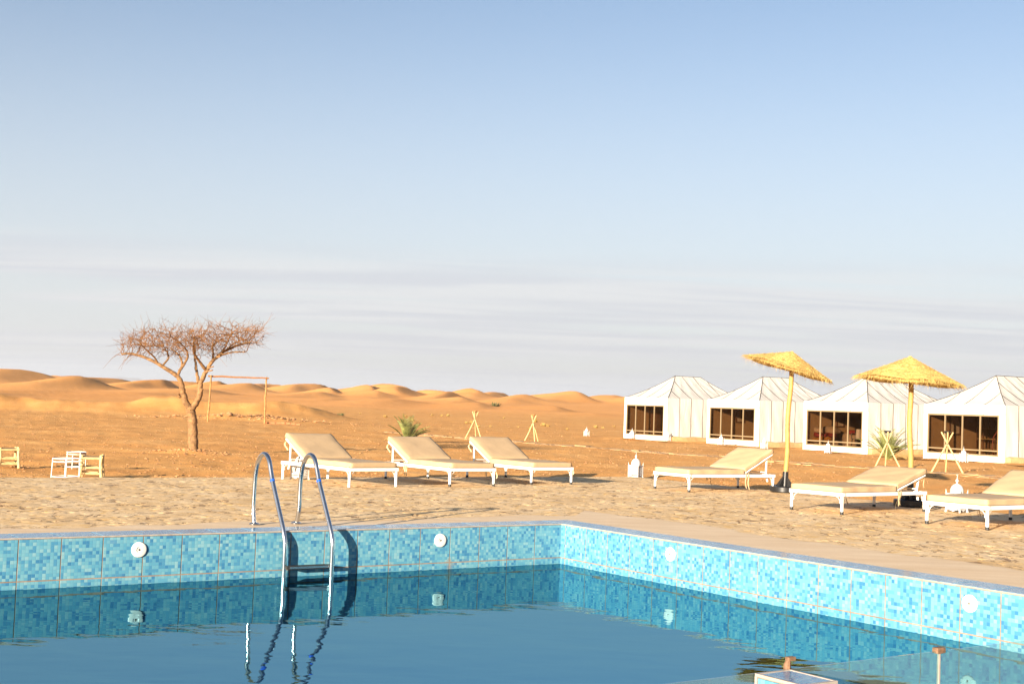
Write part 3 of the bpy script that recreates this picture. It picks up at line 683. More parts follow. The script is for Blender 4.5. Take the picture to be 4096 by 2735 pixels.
LP = [((-2.10, 21.0), -40.5, False, 'beige cushioned white lounger directly behind the pool ladder, without black foot caps', 1), ((-.567, 22.1), -37, True, 'beige lounger in the middle of the three to the left of the free-standing lantern', 2), ((.80, 23.5), -36, True, 'beige lounger at the right end of the left trio, casting a long shadow', 3),
      ((2.84, 23.07), 56, True, 'beige lounger beside the tilted straw umbrella, first to the right of the free-standing lantern', 4), ((4.42, 19.05), 51, True, 'beige lounger in front of the upright straw umbrella with its black base behind it', 5), ((5.83, 17.27), 52, True, 'beige lounger cut off by the right edge, a lantern behind it', 6)]
for (x, y), hd, caps, lab, sd in LP:
    o_ = lounger(caps, sd); o_.rotation_euler.z = heading(hd); o_.location = (x, y, .002); o_.scale = (1.05, 1.04, 1)
    tag(o_, lab, 'sun lounger', 'sun loungers on the pool deck')

# ------------------------------------------------------------------ straw umbrellas
def umbrella(loc, apex, rad_, rise, tilt_x, tilt_y, lab, seed):
    rn = random.Random(seed); e = empty('straw_umbrella', loc)
    top = Vector(apex) - Vector(loc); ax = top.normalized()
    q = MB(); q.lathe([(.25, 0), (.262, .01), (.262, .085), (.25, .10), (.05, .104), (.05, .11)], 32); bs = q.build('base', M['black_metal'], e, True)
    q = MB(); q.tube([ax * .09, ax * .36], .052, 14); q.build('socket', M['black_metal'], bs, True)
    for k in range(4):
        a = R(45 + 90 * k); q = MB(); c, s = math.cos(a), math.sin(a)
        q.add([(c * .05, s * .05, .10), (c * .19, s * .19, .10), (c * .05, s * .05, .27), (c * .05 - s * .008, s * .05 + c * .008, .10), (c * .19 - s * .008, s * .19 + c * .008, .10), (c * .05 - s * .008, s * .05 + c * .008, .27)], [(0, 1, 2), (3, 5, 4), (0, 3, 4, 1), (1, 4, 5, 2)]); q.build('gusset', M['black_metal'], bs)
    for k in range(2):
        q = MB(); a = R(20 + 180 * k); q.tube([(math.cos(a + t) * .2, math.sin(a + t) * .2, .10 + h) for t, h in ((-.25, 0), (-.25, .03), (.25, .03), (.25, 0))], .006, 6); q.build('handle', M['black_metal'], bs)
    n = 46; q = MB(); q.tube([ax * (.30 + (top.length - .36) * k / n) + Vector((.012 * math.sin(k * .22), .006 * math.sin(k * .31), 0)) for k in range(n + 1)], [.0395 + .0022 * (k % 2) + .004 * (1 - k / n) for k in range(n + 1)], 12); q.build('pole', M['bamboo'], e, True)
    rot = Matrix.Rotation(tilt_y, 3, 'Y') @ Matrix.Rotation(tilt_x, 3, 'X')
    def K(r, a, off=0.0):
        rr = r * rad_ * (1 + .03 * math.sin(3 * a + seed) + .02 * math.sin(7 * a))
        z = -rise * (r ** .92) + .012 * math.sin(5 * a + seed) * r + off
        return rot @ Vector((rr * math.cos(a), rr * math.sin(a), z)) + top
    q = MB(); nr, na = 33, 72
    def surf(off, amp):
        def fn(u, v):
            rr = .015 + .985 * u; saw = (u * 11) % 1
            return K(rr, v * 2 * math.pi, off + amp * (1 - saw) + .006 * (rn.random() - .5))
        return fn
    q.grid(surf(0, .020), nr, na); q.grid(surf(-.03, .0), nr, na)
    cn = q.build('canopy', M['straw_mat'], e, True)
    q = MB()
    for k in range(8): a = k * math.pi / 4; q.tube([K(.04, a, -.045), K(.9, a, -.045)], .011, 6)
    q.build('rib', M['bamboo'], cn, True)
    q = MB()
    for k in range(9000):
        r = math.sqrt(rn.random()) * 1.0; a = rn.uniform(0, 2 * math.pi); ln = rn.uniform(.03, .11); da = rn.gauss(0, .10) / max(r, .2); lift = abs(rn.gauss(0, .008)) + .010
        p0, p1, p2 = K(r, a, .008), K(r + ln / 2 / rad_, a + da * .5, lift + .004), K(r + ln / rad_, a + da, lift * .6)
        if r > .96: p2 = p2 + Vector((0, 0, -rn.uniform(0, .05)))
        sd = (p2 - p0).cross(Vector((0, 0, 1)) + Vector((rn.gauss(0, .4), rn.gauss(0, .4), 0)))
        if sd.length < 1e-6: continue
        q.strip([p0, p1, p2], sd.normalized(), [.0045, .0035, .001])
    for k in range(520):
        a = rn.uniform(0, 2 * math.pi); ln = rn.choice((.03, .05, .07, .10)) * rn.uniform(.5, 1.4); curl = rn.gauss(0, .5)
        p0 = K(.985, a, -.005 * rn.random() * 3); o1 = (K(1.05, a + curl * .05) - K(1, a)).normalized()
        p1 = p0 + o1 * ln * .6 + Vector((0, 0, -ln * .35)); p2 = p1 + o1 * ln * .25 * rn.uniform(-1, 1.3) + Vector((rn.gauss(0, .25) * ln, rn.gauss(0, .25) * ln, -ln * rn.uniform(.2, 1.0)))
        q.strip([p0, p1, p2], Vector((-math.sin(a), math.cos(a), rn.gauss(0, .4))).normalized(), [.003, .0025, .0008])
    tag(q.build('loose_straw', M['straw'], cn), kind='stuff')
    return tag(e, lab, 'umbrella', 'straw umbrellas beside the loungers')
b1 = Vector((4.97, 23.80, .002)); b2 = Vector((6.42, 21.15, .002))
a1 = at(*z3(1722, 128), 23.85); a2 = at(*z4(865, 150), 21.2)
umbrella(b1, a1, .77, .31, R(3), R(15), 'tilted straw umbrella on a black base, sagging down to the right', 1)
umbrella(b2, a2, .82, .39, R(1), R(4), 'upright conical straw umbrella between the two right-hand loungers', 2)

# ------------------------------------------------------------------ lanterns
def lantern():
    e = empty('lantern'); WP = M['lantern_white']; w = .135
    for sx in (-1, 1):
        for sy in (-1, 1):
            q = MB(); x, y = sx * w, sy * w
            q.bar((x, y, .0), (x, y, .27), .022, .022, (1, 0, 0)); q.tube([(x * 1.08, y * 1.08, 0), (x, y, .06)], [.014, .010], 6); q.tube([(x, y, .27), (x * 1.06, y * 1.06, .345)], [.016, .002], 5); q.build('corner_post', WP, e, True)
    for k in range(4):
        rot = Matrix.Rotation(k * math.pi / 2, 3, 'Z'); q = MB()
        def F(x, z): return rot @ Vector((x, -w, z))
        def bb(x0, z0, x1, z1, t=.012): q.bar(F(x0, z0), F(x1, z1), .006, t, rot @ Vector((0, -1, 0)).cross(Vector((x1 - x0, 0, z1 - z0)).normalized()) if False else (0, 0, 1) if abs(x1 - x0) > 1e-4 else (1, 0, 0))
        for z in (.062, .10, .235, .262): bb(-w, z, w, z)
        for i in range(7): x = -.108 + i * .036; bb(x, .06, x, .262, .009)
        n = 6
        for i in range(n):
            x0 = -w + i * 2 * w / n; x1 = x0 + 2 * w / n
            for (za, zb) in ((.10, .145), (.145, .19), (.19, .235)):
                q.tube([F(x0, za), F(x1, zb)], .006, 4); q.tube([F(x0, zb), F(x1, za)], .006, 4)
        q.build('pierced_panel', WP, e)
        q = MB(); pts = [F(-w + 2 * w * t, .058 - .028 * abs(math.sin(t * math.pi * 2)) ** .7 * 0 - .0) for t in (0, 1)]
        q.add([F(-w, .06), F(w, .06), F(w, .02), F(w * .7, .045), F(w * .35, .03), F(0, .012), F(-w * .35, .03), F(-w * .7, .045), F(-w, .02)], [tuple(range(9))]); q.build('apron', WP, e)
    q = MB(); q.box((0, 0, .272), (.29, .29, .016)); q.box((0, 0, .056), (.262, .262, .008)); q.build('plate', WP, e)
    q = MB(); q.lathe([(.118, .278), (.122, .31), (.116, .345), (.095, .385), (.06, .412), (.02, .425), (.012, .44), (.014, .447)], 24); q.build('dome', WP, e, True)
    q = MB(); q.lathe([(.004, .442), (.022, .45), (.031, .468), (.022, .486), (.008, .494), (.006, .505)], 16); q.build('finial', WP, e, True)
    q = MB(); q.tube([(0, 0, .50), (.002, 0, .525)] + [(.018 * math.sin(t) * 1, 0, .543 - .018 * math.cos(t)) for t in np.linspace(.2, 4.6, 12)], .0055, 6); q.build('hook', WP, e, True)
    return e
lan = lantern()
LAN = [(g(*z2(312, 650)), .95, 15, 'white pierced metal lantern half hidden behind the lounger at the ladder'), (g(2542, 1904), 1.0, 22, 'white domed lantern standing alone at the deck corner between the two lounger groups'), (g(3826, 2046), 1.03, 8, 'white lantern with hooked finial behind the rightmost lounger'),
       (g(2346, 1741), .9, 10, 'small distant white lantern standing apart, left of all the tents'), (g(2528, 1751), .95, 30, 'white lantern before the window of the leftmost, farthest tent'), (g(2671, 1760), .92, 12, 'white lantern at the right front corner of the farthest tent'),
       (g(2884, 1776), .95, 20, 'white lantern before the window of the second tent from the left'), (g(3056, 1790), .95, 5, 'white lantern left of the tilted umbrella pole, by the side wall of the second tent'), (g(3312, 1809), .93, 25, 'white lantern before the window of the third tent, the one with bedding inside'), (g(3854, 1845), 1.0, 18, 'white lantern before the window of the nearest tent, beside a tripod')]
for k, (p, sc, rz, lab) in enumerate(LAN):
    o_ = lan if k == 0 else copy_tree(lan)
    o_.location = on_ground(p.x, p.y, .012 if k not in (0, 2) else .055); o_.scale = (sc * .8, sc * .8, sc * .98); o_.rotation_euler.z = R(rz + 35)
    tag(o_, lab, 'lantern', 'white pierced lanterns')

# ------------------------------------------------------------------ tripod torches
def tripod(feet, h, lab, seed, tin):
    rn = random.Random(seed); c = sum(feet, Vector()) / 3; e = empty('tripod_torch', on_ground(c.x, c.y)); kz = .70 * h
    for f in feet:
        d = f - c; d.z = 0; q = MB(); p0 = Vector((d.x, d.y, gz(f.x, f.y) - e.location.z - .01)); k = Vector((d.x * .04, d.y * .04, kz)); tp = k + (k - p0) * (.43)
        if tp.z > h: tp = p0 + (tp - p0) * (h / tp.z)
        q.tube([p0, (p0 + k) / 2 + Vector((rn.gauss(0, .006), rn.gauss(0, .006), 0)), k, tp], [.024, .022, .021, .020], 8); q.build('stick', M['bleached_wood'], e, True)
    q = MB(); q.lathe([(.034, -.012), (.038, 0), (.034, .012)], 12, (0, 0, kz + .01)); q.build('binding', M['black_metal'], e, True)
    q = MB(); q.lathe([(.05, -.07), (.085, -.05), (.10, 0), (.092, 0), (.08, -.045), (.02, -.06)], 16, (0, 0, h + .035)); q.build('bowl', M['black_metal'] if tin else M['red_wood'], e, True)
    return tag(e, lab, 'torch stand', 'tripod torch stands')
def fl_(c, r, a0): return [c + Vector((r * math.cos(R(a0 + k * 120)), r * math.sin(R(a0 + k * 120)), 0)) for k in range(3)]
tripod(fl_(Vector((-1.45, 56.0, 0)), .40, 200), 1.14, 'pale wooden tripod torch, leftmost, behind the middle lounger', 1, False)
tripod(fl_(Vector((1.0, 55.2, 0)), .34, 165), 1.08, 'pale wooden tripod torch alone on the plain right of the loungers trio', 2, False)
c3 = g(*z4(680, 1018)); c4_ = g(*z4(1150, 1050))
tripod(fl_(c3, .42, 200), 1.05, 'pale tripod torch with black bowl in front of the palm', 3, True)
tripod(fl_(c4_, .48, 195), 1.10, 'pale tripod torch with black bowl in front of the nearest tent window', 4, True)

# ------------------------------------------------------------------ tents
TENT_ANG = 149.0
FD = Vector((math.sin(R(TENT_ANG)), math.cos(R(TENT_ANG)), 0)); DD = Vector((math.sin(R(TENT_ANG - 90)), math.cos(R(TENT_ANG - 90)), 0))
TWD, TLN, EV, PK, SB = 3.60, 5.1, 1.98, 3.12, 1.75
def tent(loc, lab, wid):
    e = empty('tent', loc, math.atan2(FD.y, FD.x)); Wd = wid      # local x along the front, local y inwards
    def rz(t): return EV + (PK - EV) * (t - .16 * t * (1 - t) * 2)
    def front(u, v): t = v; x0, x1 = t * Wd / 2, Wd - t * Wd / 2; return (x0 + (x1 - x0) * u, SB * t, rz(t))
    def back(u, v): p = front(1 - u, v); return (p[0], TLN - p[1], p[2])
    def side(u, v): t = v; y0, y1 = SB * t, TLN - SB * t; return (Wd - t * Wd / 2, y0 + (y1 - y0) * u, rz(t) - .03 * math.sin(math.pi * ((u * 6) % 1)) * math.sin(math.pi * t))
    def side2(u, v): p = side(1 - u, v); return (Wd - p[0], p[1], p[2])
    q = MB()
    for fn, nu in ((front, 12), (back, 12), (side, 36), (side2, 36)): q.grid(fn, nu, 10)
    rf = q.build('roof', M['canvas'], e, True)
    # canvas side and back walls with soft folds, hollow inside
    rn = random.Random(int(loc[0] * 10)); ph = rn.uniform(0, 6)
    def fold(s, z): return .018 * math.sin(s * 5.2 + ph) * (1 - z / EV) + .012 * math.sin(s * 11 + z * 3 + ph) * (1.0 - abs(2 * z / EV - 1))
    for nm, fn in (('side_wall', lambda u, v: (Wd + fold(u * TLN, v * EV), u * TLN, .06 + v * (EV - .06))), ('side_wall', lambda u, v: (-fold(u * TLN, v * EV), TLN * (1 - u), .06 + v * (EV - .06))), ('back_wall', lambda u, v: (Wd * (1 - u), TLN + fold(u * 3, v * EV), .06 + v * (EV - .06)))):
        q = MB(); q.grid(fn, 60, 16); q.build(nm, M['canvas'], e, True)
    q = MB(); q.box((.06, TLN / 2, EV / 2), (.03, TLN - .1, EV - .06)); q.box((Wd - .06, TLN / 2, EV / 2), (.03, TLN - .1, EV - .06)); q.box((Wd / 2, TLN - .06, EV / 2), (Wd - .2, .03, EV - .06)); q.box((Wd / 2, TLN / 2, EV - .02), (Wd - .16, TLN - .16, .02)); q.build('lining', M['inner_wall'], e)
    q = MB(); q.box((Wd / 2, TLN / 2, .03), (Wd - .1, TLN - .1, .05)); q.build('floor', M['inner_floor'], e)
    # white front: fascia, posts, sill
    x0, x1, zb, zt = .16, Wd - .22, .13, 1.62
    q = MB(); q.rbox((Wd / 2, -.02, (zt + EV) / 2 + .005), (Wd + .05, .07, EV - zt + .01), .02, 12, 2, 3); q.build('fascia', M['tent_white'], e, True)
    q = MB(); q.box((x0 / 2 - .01, -.018, (zt - .14) / 2), (x0 + .02, .066, zt + .138)); q.build('front_post', M['tent_white'], e)
    q = MB(); q.box(((x1 + Wd) / 2 + .01, -.018, (zt - .14) / 2), (Wd - x1 + .02, .066, zt + .138)); q.build('front_post', M['tent_white'], e)
    q = MB(); q.box(((x0 + x1) / 2, -.0175, (zb - .14) / 2), (x1 - x0 - .002, .065, zb + .14)); q.build('sill', M['tent_white'], e)
    win = MB(); fw = .055
    win.box(((x0 + x1) / 2, -.03, zt - fw / 2), (x1 - x0 - .004, .06, fw)); win.box(((x0 + x1) / 2, -.03, zb + fw / 2), (x1 - x0 - .004, .06, fw))
    win.box((x0 + fw / 2, -.03, (zb + zt) / 2), (fw, .058, zt - zb - 2 * fw)); win.box((x1 - fw / 2, -.03, (zb + zt) / 2), (fw, .058, zt - zb - 2 * fw))
    wf = win.build('window_frame', M['beige_alu'], e)
    n = 4; pw = (x1 - x0 - fw) / n; tz = .33
    for k in range(1, n):
        q = MB(); q.box((x0 + fw / 2 + k * pw, -.032, (zb + zt) / 2), (.048, .05, zt - zb - 2 * fw)); q.build('mullion', M['beige_alu'], wf)
    for k in range(n):
        xa, xb = x0 + fw / 2 + k * pw + .026, x0 + fw / 2 + (k + 1) * pw - .026
        q = MB(); q.box(((xa + xb) / 2, -.031, tz), (xb - xa, .046, .045)); q.build('transom', M['beige_alu'], wf)
        for za, zc_ in ((zb + fw, tz - .024), (tz + .024, zt - fw)):
            q = MB(); q.box(((xa + xb) / 2, -.02, (za + zc_) / 2), (xb - xa, .006, zc_ - za)); q.build('pane', M['tent_glass'], wf)
    # seams
    def seam(pts, r=.0095): q = MB(); q.tube(pts, r, 5); q.build('seam', M['seam'], e, True)
    for k in (1, 2, 3):
        x = Wd * k / 4; tm = min(x, Wd - x) / (Wd / 2) * .98
        seam([(x, -.060, zt + .01), (x, -.060, EV - .03), (x, -.03, EV + .012)] + [(x, SB * t, rz(t) + .008) for t in np.linspace(.03, tm, 8)])
    for xs, sg in ((Wd, 1), (0, -1)):
        for y in np.arange(.72, TLN - .3, .72):
            tm = min(1, y / SB, (TLN - y) / SB) * .985
            seam([(xs + sg * (fold(y, z) + .008) , y, z) for z in np.linspace(.08, EV, 7)] + [(xs - sg * t * Wd / 2, y, rz(t) + .010) for t in np.linspace(.03, tm, 8)])
        for yy in (0, TLN):
            s = 1 if yy == 0 else -1
            seam([(xs + sg * .012, yy - s * (.03 if yy == 0 else .02), EV - .35), (xs + sg * .012, yy - s * .03, EV)] + [(xs - sg * t * Wd / 2, yy + s * SB * t, rz(t) + .012) for t in np.linspace(.03, 1, 9)], .012)
    seam([(Wd / 2, SB, PK + .006), (Wd / 2, TLN - SB, PK + .006)], .012)
    q = MB(); q.rbox((Wd + .10, TLN / 2 + .03, .0), (.34, TLN - .02, .26), .05, 4, 20, 3, lambda p: p + Vector((.03 * math.sin(p.y * 3), 0, .02 * math.sin(p.y * 5) if p.z > 0 else 0))); q.build('plinth', M['plinth'], e, True)
    return tag(e, lab, 'tent', 'row of white canvas tents')
TP = [Vector((5.85, 67.0, 0)), Vector((9.43, 62.9, 0)), Vector((12.60, 56.6, 0)), Vector((15.86, 50.6, 0))]
TLAB = ['white canvas tent farthest away and leftmost in the row', 'white canvas tent second from the left, with a framed mirror inside', 'white canvas tent third from the left, bedding piled behind its glass', 'white canvas tent nearest the camera, at the right edge of the picture']
TENTS = []
for p, lab, w in zip(TP, TLAB, (3.45, 3.55, 3.60, 3.65)): TENTS.append(tent((p.x, p.y, .04), lab, w))
def in_tent(k, x, y, z): v = TP[k] + FD * x + DD * y; return Vector((v.x, v.y, .04 + z))
TRZ = math.atan2(FD.y, FD.x)
def mirror(k, y, z, w, h, lab):
    e = empty('wall_mirror', in_tent(k, .078, y, z), TRZ); q = MB()
    for a, b, c, d in ((0, 0, w, .06), (0, h, w, .06)): q.box((.02, 0, b), (.035, w + .06, .06))
    for s in (-1, 1): q.box((.02, s * w / 2, h / 2), (.033, .06, h - .06))
    q.build('frame', M['brown_wood'], e); q = MB(); q.box((.012, 0, h / 2), (.012, w - .06, h - .06)); q.build('glass', M['mirror_panel'], e)
    tag(e, lab, 'mirror', 'framed mirrors hung inside the tents')
mirror(1, 1.9, .95, .50, .55, 'framed mirror on the inner wall of the second tent'); mirror(3, 1.55, .85, .55, .70, 'framed mirror on the inner wall of the nearest tent'); mirror(2, 2.0, .95, .40, .55, 'framed mirror on the inner wall of the tent with bedding')
e = empty('wardrobe', in_tent(0, .36, 2.1, .06), TRZ); q = MB(); q.box((0, 0, .8), (.5, 1.2, 1.6)); q.build('carcass', M['brown_wood'], e)
for s in (-1, 1):
    q = MB(); q.box((.262, s * .295, .8), (.02, .56, 1.5)); dr = q.build('door', M['brown_wood'], e); q = MB(); q.box((.28, s * .06, .8), (.02, .02, .14)); q.build('handle', M['seam'], dr)
tag(e, 'dark wooden wardrobe inside the farthest tent', 'wardrobe')
def lump(name, k, x, y, z, d, m, lab, cat, grp, rz=0):
    sd = random.uniform(0, 9); q = MB()
    q.rbox((0, 0, d[2] / 2), d, min(d) * .42, 14, 10, 6, lambda p: p + Vector((.05 * math.sin(p.y * 9 + sd), .04 * math.sin(p.x * 8 + sd), .05 * math.sin(p.x * 7 + p.y * 5 + sd) * (1 if p.z > 0 else 0))))
    o = q.build(name, m, None, 'all'); o.location = in_tent(k, x, y, z); o.rotation_euler.z = TRZ + R(rz); tag(o, lab, cat, grp)
G_ = 'bedding piled inside the third tent'
lump('mattress_roll', 2, .55, .75, .06, (.7, .9, .30), M['white_cloth'], 'pale rolled mattress at the bottom of the pile in the third tent', 'mattress', G_)
lump('blanket', 2, .50, .70, .34, (.6, .8, .16), M['ochre_cloth'], 'ochre blanket in the pile inside the third tent', 'blanket', G_)
lump('blanket', 2, .48, .72, .48, (.62, .85, .18), M['red_cloth'], 'red blanket in the pile behind the left window of the third tent', 'blanket', G_, 6)
lump('duvet', 2, .50, .85, .64, (.6, 1.1, .28), M['white_cloth'], 'pale bunched duvet on top of the pile inside the third tent', 'duvet', G_, -8)
lump('duvet', 2, 1.5, 1.3, .06, (.8, .9, .65), M['white_cloth'], 'pale heap of bedding in the middle of the third tent', 'duvet', G_, 20)
lump('blanket', 2, 1.75, 1.2, .66, (.6, .5, .12), M['red_cloth'], 'red blanket lying over the heap in the middle of the third tent', 'blanket', G_, 30)
lump('cushion', 1, 3.0, .7, .06, (.5, .5, .40), M['white_cloth'], 'pale cushion by the right end of the second tent window', 'cushion', None)
def chair(k, x, y, rz, lab):
    e = empty('plastic_chair', in_tent(k, x, y, .06), TRZ + R(rz)); GP = M['grey_plastic']
    q = MB(); q.rbox((0, 0, .42), (.44, .44, .04), .015, 4, 4, 2); q.build('seat', GP, e, True)
    q = MB(); q.grid(lambda u, v: ((u - .5) * .42, .20 + .06 * v + .05 * (2 * u - 1) ** 2 * -1, .44 + .38 * v), 8, 6); q.build('backrest', GP, e, True)
    for sx in (-1, 1):
        for sy in (-1, 1): q = MB(); q.tube([(sx * .19, sy * .19, .41), (sx * .23, sy * .23, 0)], .022, 6); q.build('leg', GP, e)
        q = MB(); q.tube([(sx * .22, .2, .64), (sx * .24, -.15, .63), (sx * .23, -.2, .42)], .02, 6); q.build('armrest', GP, e)
    tag(e, lab, 'chair', 'plastic chairs inside the third tent')
chair(2, 2.35, .8, 20, 'grey plastic chair left of its twin behind the right windows of the third tent'); chair(2, 2.95, 1.0, -10, 'grey plastic chair nearest the right corner inside the third tent')
q = MB(); q.tube([tuple(in_tent(3, 2.9, .9, 1.75) - in_tent(3, 2.4, .8, 0)), tuple(in_tent(3, 2.75, .85, 1.2) - in_tent(3, 2.4, .8, 0)), tuple(in_tent(3, 2.5, .8, .8) - in_tent(3, 2.4, .8, 0)), tuple(in_tent(3, 2.5, .75, .4) - in_tent(3, 2.4, .8, 0)), tuple(in_tent(3, 2.8, .5, .07) - in_tent(3, 2.4, .8, 0))], .018, 6)
o_ = q.build('hose', M['red_hose'], None, True); o_.location = in_tent(3, 2.4, .8, 0); tag(o_, 'red hose hanging inside the nearest tent', 'hose')
e = empty('shelf_rack', in_tent(3, .30, 3.1, .06), TRZ)
for y in (-.35, .35):
    for x in (-.15, .15): q = MB(); q.box((x, y, .75), (.04, .04, 1.5)); q.build('upright', M['brown_wood'], e)
for z in (.25, .65, 1.05, 1.42): q = MB(); q.box((0, 0, z), (.34, .74, .03)); q.build('shelf', M['bleached_wood'], e)
tag(e, 'wooden shelf rack at the back of the nearest tent', 'shelf')

# walkway slab along the tent fronts
mb = MB(); pA = TP[0] - FD * 1.2 - DD * .75; pB = TP[3] + FD * 6 - DD * .75
mb.grid(lambda u, v: tuple(pA + (pB - pA) * u + DD * (.75 * (v - .5) * 2 * (1 + .08 * math.sin(u * 40))) + Vector((0, 0, -.042 + .008 * math.sin(u * 60 + v * 3)))), 90, 4)
tag(mb.build('tent_walkway', M['ground'], None, True), kind='structure')
# crazy-paved stone path
path = tag(empty('stone_path', (0, 0, 0)), kind='structure')
slabs = []
rp = random.Random(21)
for k in range(8):
    n = rp.choice((5, 6, 7)); q = MB(); ring = []
    for i in range(n): a = 2 * math.pi * (i + rp.uniform(-.25, .25)) / n; ring.append((.27 * math.cos(a) * rp.uniform(.8, 1.1), .24 * math.sin(a) * rp.uniform(.8, 1.1)))
    vs_ = [(x, y, -.03) for x, y in ring] + [(x, y, .014) for x, y in ring] + [(x * .9, y * .9, .022) for x, y in ring]
    fs_ = [tuple(range(2 * n, 3 * n))] + [(i, (i + 1) % n, n + (i + 1) % n, n + i) for i in range(n)] + [(n + i, n + (i + 1) % n, 2 * n + (i + 1) % n, 2 * n + i) for i in range(n)]
    q.add(vs_, fs_); slabs.append(q.mesh('path_stone', M['slab']))
s0, s1 = Vector((-5.2, 60.8, 0)), Vector((15.6, 30.2, 0)); sd_ = (s1 - s0).normalized(); sn = Vector((-sd_.y, sd_.x, 0)); Ls = (s1 - s0).length
nst = 0
for i in range(int(Ls / .5)):
    for j in (-1, 0, 1):
        if rp.random() < .14: continue
        p = s0 + sd_ * (i * .5 + rp.uniform(-.08, .08) + (j % 2) * .25) + sn * (j * .45 + rp.uniform(-.06, .06))
        o_ = link('path_stone', rp.choice(slabs), path); o_.location = on_ground(p.x, p.y, -.006); o_.rotation_euler = (rp.gauss(0, .015), rp.gauss(0, .015), rp.uniform(0, 6.3)); s = rp.uniform(.85, 1.12); o_.scale = (s, s, 1); nst += 1

# ------------------------------------------------------------------ bare acacia tree
TD = 32.1
def T(zx, zy, dy=0.0):
    p = at(*z1(zx, zy), TD); p.y += dy; return p
tree_base = T(1515, 1188); tree_base.z = gz(tree_base.x, tree_base.y)
limbs = [  # (points (zoom x, zoom y, depth offset), radius start, radius end)
    ([(1516, 1200, 0), (1514, 1130, 0), (1510, 1050, .02), (1508, 960, .03), (1500, 890, .02), (1490, 850, 0)], .125, .105),
    ([(1490, 850, 0), (1462, 800, -.05), (1447, 740, -.10), (1440, 680, -.14), (1420, 620, -.16), (1385, 580, -.2), (1330, 545, -.26), (1270, 505, -.3), (1200, 468, -.34), (1130, 440, -.40), (1050, 425, -.45), (1000, 432, -.5)], .085, .022),
    ([(1497, 860, 0), (1535, 800, .06), (1560, 730, .12), (1556, 660, .16), (1585, 590, .2), (1620, 520, .22), (1655, 470, .22), (1720, 415, .2), (1800, 375, .15), (1880, 345, .1), (1960, 330, .05)], .085, .02),
    ([(1405, 600, -.18), (1425, 540, -.1), (1430, 490, 0), (1400, 440, .1), (1350, 400, .25), (1300, 370, .45)], .042, .014),
    ([(1545, 650, .16), (1520, 570, .30), (1500, 500, .45), (1480, 440, .6), (1470, 380, .8), (1440, 320, 1.0)], .045, .014),
    ([(1600, 550, .2), (1560, 480, 0), (1540, 420, -.25), (1560, 360, -.55), (1590, 310, -.85)], .045, .014),
    ([(1655, 470, .22), (1640, 400, .4), (1630, 340, .6), (1680, 290, .9)], .034, .012),
    ([(1425, 540, -.1), (1480, 470, -.2), (1500, 410, -.4), (1470, 350, -.7), (1420, 300, -1.0)], .034, .012),
    ([(1270, 505, -.3), (1240, 440, -.5), (1200, 390, -.75), (1180, 340, -1.0)], .028, .01),
    ([(1300, 520, -.28), (1330, 450, -.1), (1280, 390, .25), (1230, 350, .6)], .028, .01),
    ([(1720, 415, .2), (1780, 350, -.1), (1830, 300, -.45), (1880, 270, -.8)], .026, .01),
    ([(1720, 415, .2), (1790, 340, .5), (1850, 290, .85)], .026, .01),
    ([(1655, 470, .22), (1730, 430, .1), (1830, 408, .0), (1925, 408, -.05)], .028, .016),
    ([(1420, 760, -.1), (1408, 735, -.16)], .04, .03), ([(1560, 735, .1), (1580, 695, .05)], .05, .036), ([(1600, 560, .2), (1655, 548, .15)], .022, .016), ([(1600, 540, .2), (1668, 518, .1)], .022, .014)]
tr = empty('bare_acacia_tree', tree_base); O = tree_base
mb = MB(); nodes, par, nrad = [], [], []
for k, (pts, ra, rb) in enumerate(limbs):
    p = spline([T(*q) - O for q in pts], 5); n = len(p); rr = random.Random(k)
    rs = [(ra + (rb - ra) * (i / (n - 1)) ** .8) * (1 + .10 * math.sin(i * 1.3 + k) * rr.random()) for i in range(n)]
    if k == 0: rs[0] *= 1.15
    p = [v + Vector((rr.gauss(0, .006), rr.gauss(0, .006), 0)) for v in p]
    mb.tube(p, rs, 10 if k < 3 else 7)
    if k > 0 and k < 13:
        last = -1
        for i, v in enumerate(p):
            if rs[i] < .055: nodes.append(v); par.append(last); nrad.append(rs[i]); last = len(nodes) - 1
mb.build('trunk', M['bark'], tr, True)
# space colonisation for the twiggy crown
ra = np.random.RandomState(5); att = []
xl, xr = T(930, 420).x - O.x, T(2085, 300).x - O.x; cxm, hw = (xl + xr) / 2, (xr - xl) / 2
while len(att) < 2300:
    s, t, w = ra.uniform(-1, 1), ra.uniform(-1, 1), ra.uniform(0, 1); r2 = s * s + t * t
    if r2 > 1: continue
    zlo = 2.18 + .34 * r2 + .10 * s; zhi = 2.93 + .22 * s - .16 * max(0, r2 - .4) + .08 * math.sin(7 * s + 4 * t) + .05 * math.sin(13 * s - 9 * t)
    if zhi < zlo: continue
    att.append((cxm + s * hw, t * hw * .85, zlo + (zhi - zlo) * w ** .8))
att = np.array(att); nodes_np = np.array([tuple(n) for n in nodes]); n0 = len(nodes_np); par = list(par); STEP, KILL, INF = .055, .09, .7
pts_all = [n for n in nodes_np]
best_d = np.full(len(att), 1e9); best_i = np.zeros(len(att), int)
def upd(i0):
    global best_d, best_i
    blk = np.array(pts_all[i0:])
    d = np.linalg.norm(att[:, None] - blk[None], axis=2); j = d.argmin(1); dm_ = d[np.arange(len(att)), j]; m_ = dm_ < best_d
    best_d = np.where(m_, dm_, best_d); best_i = np.where(m_, j + i0, best_i)
upd(0)
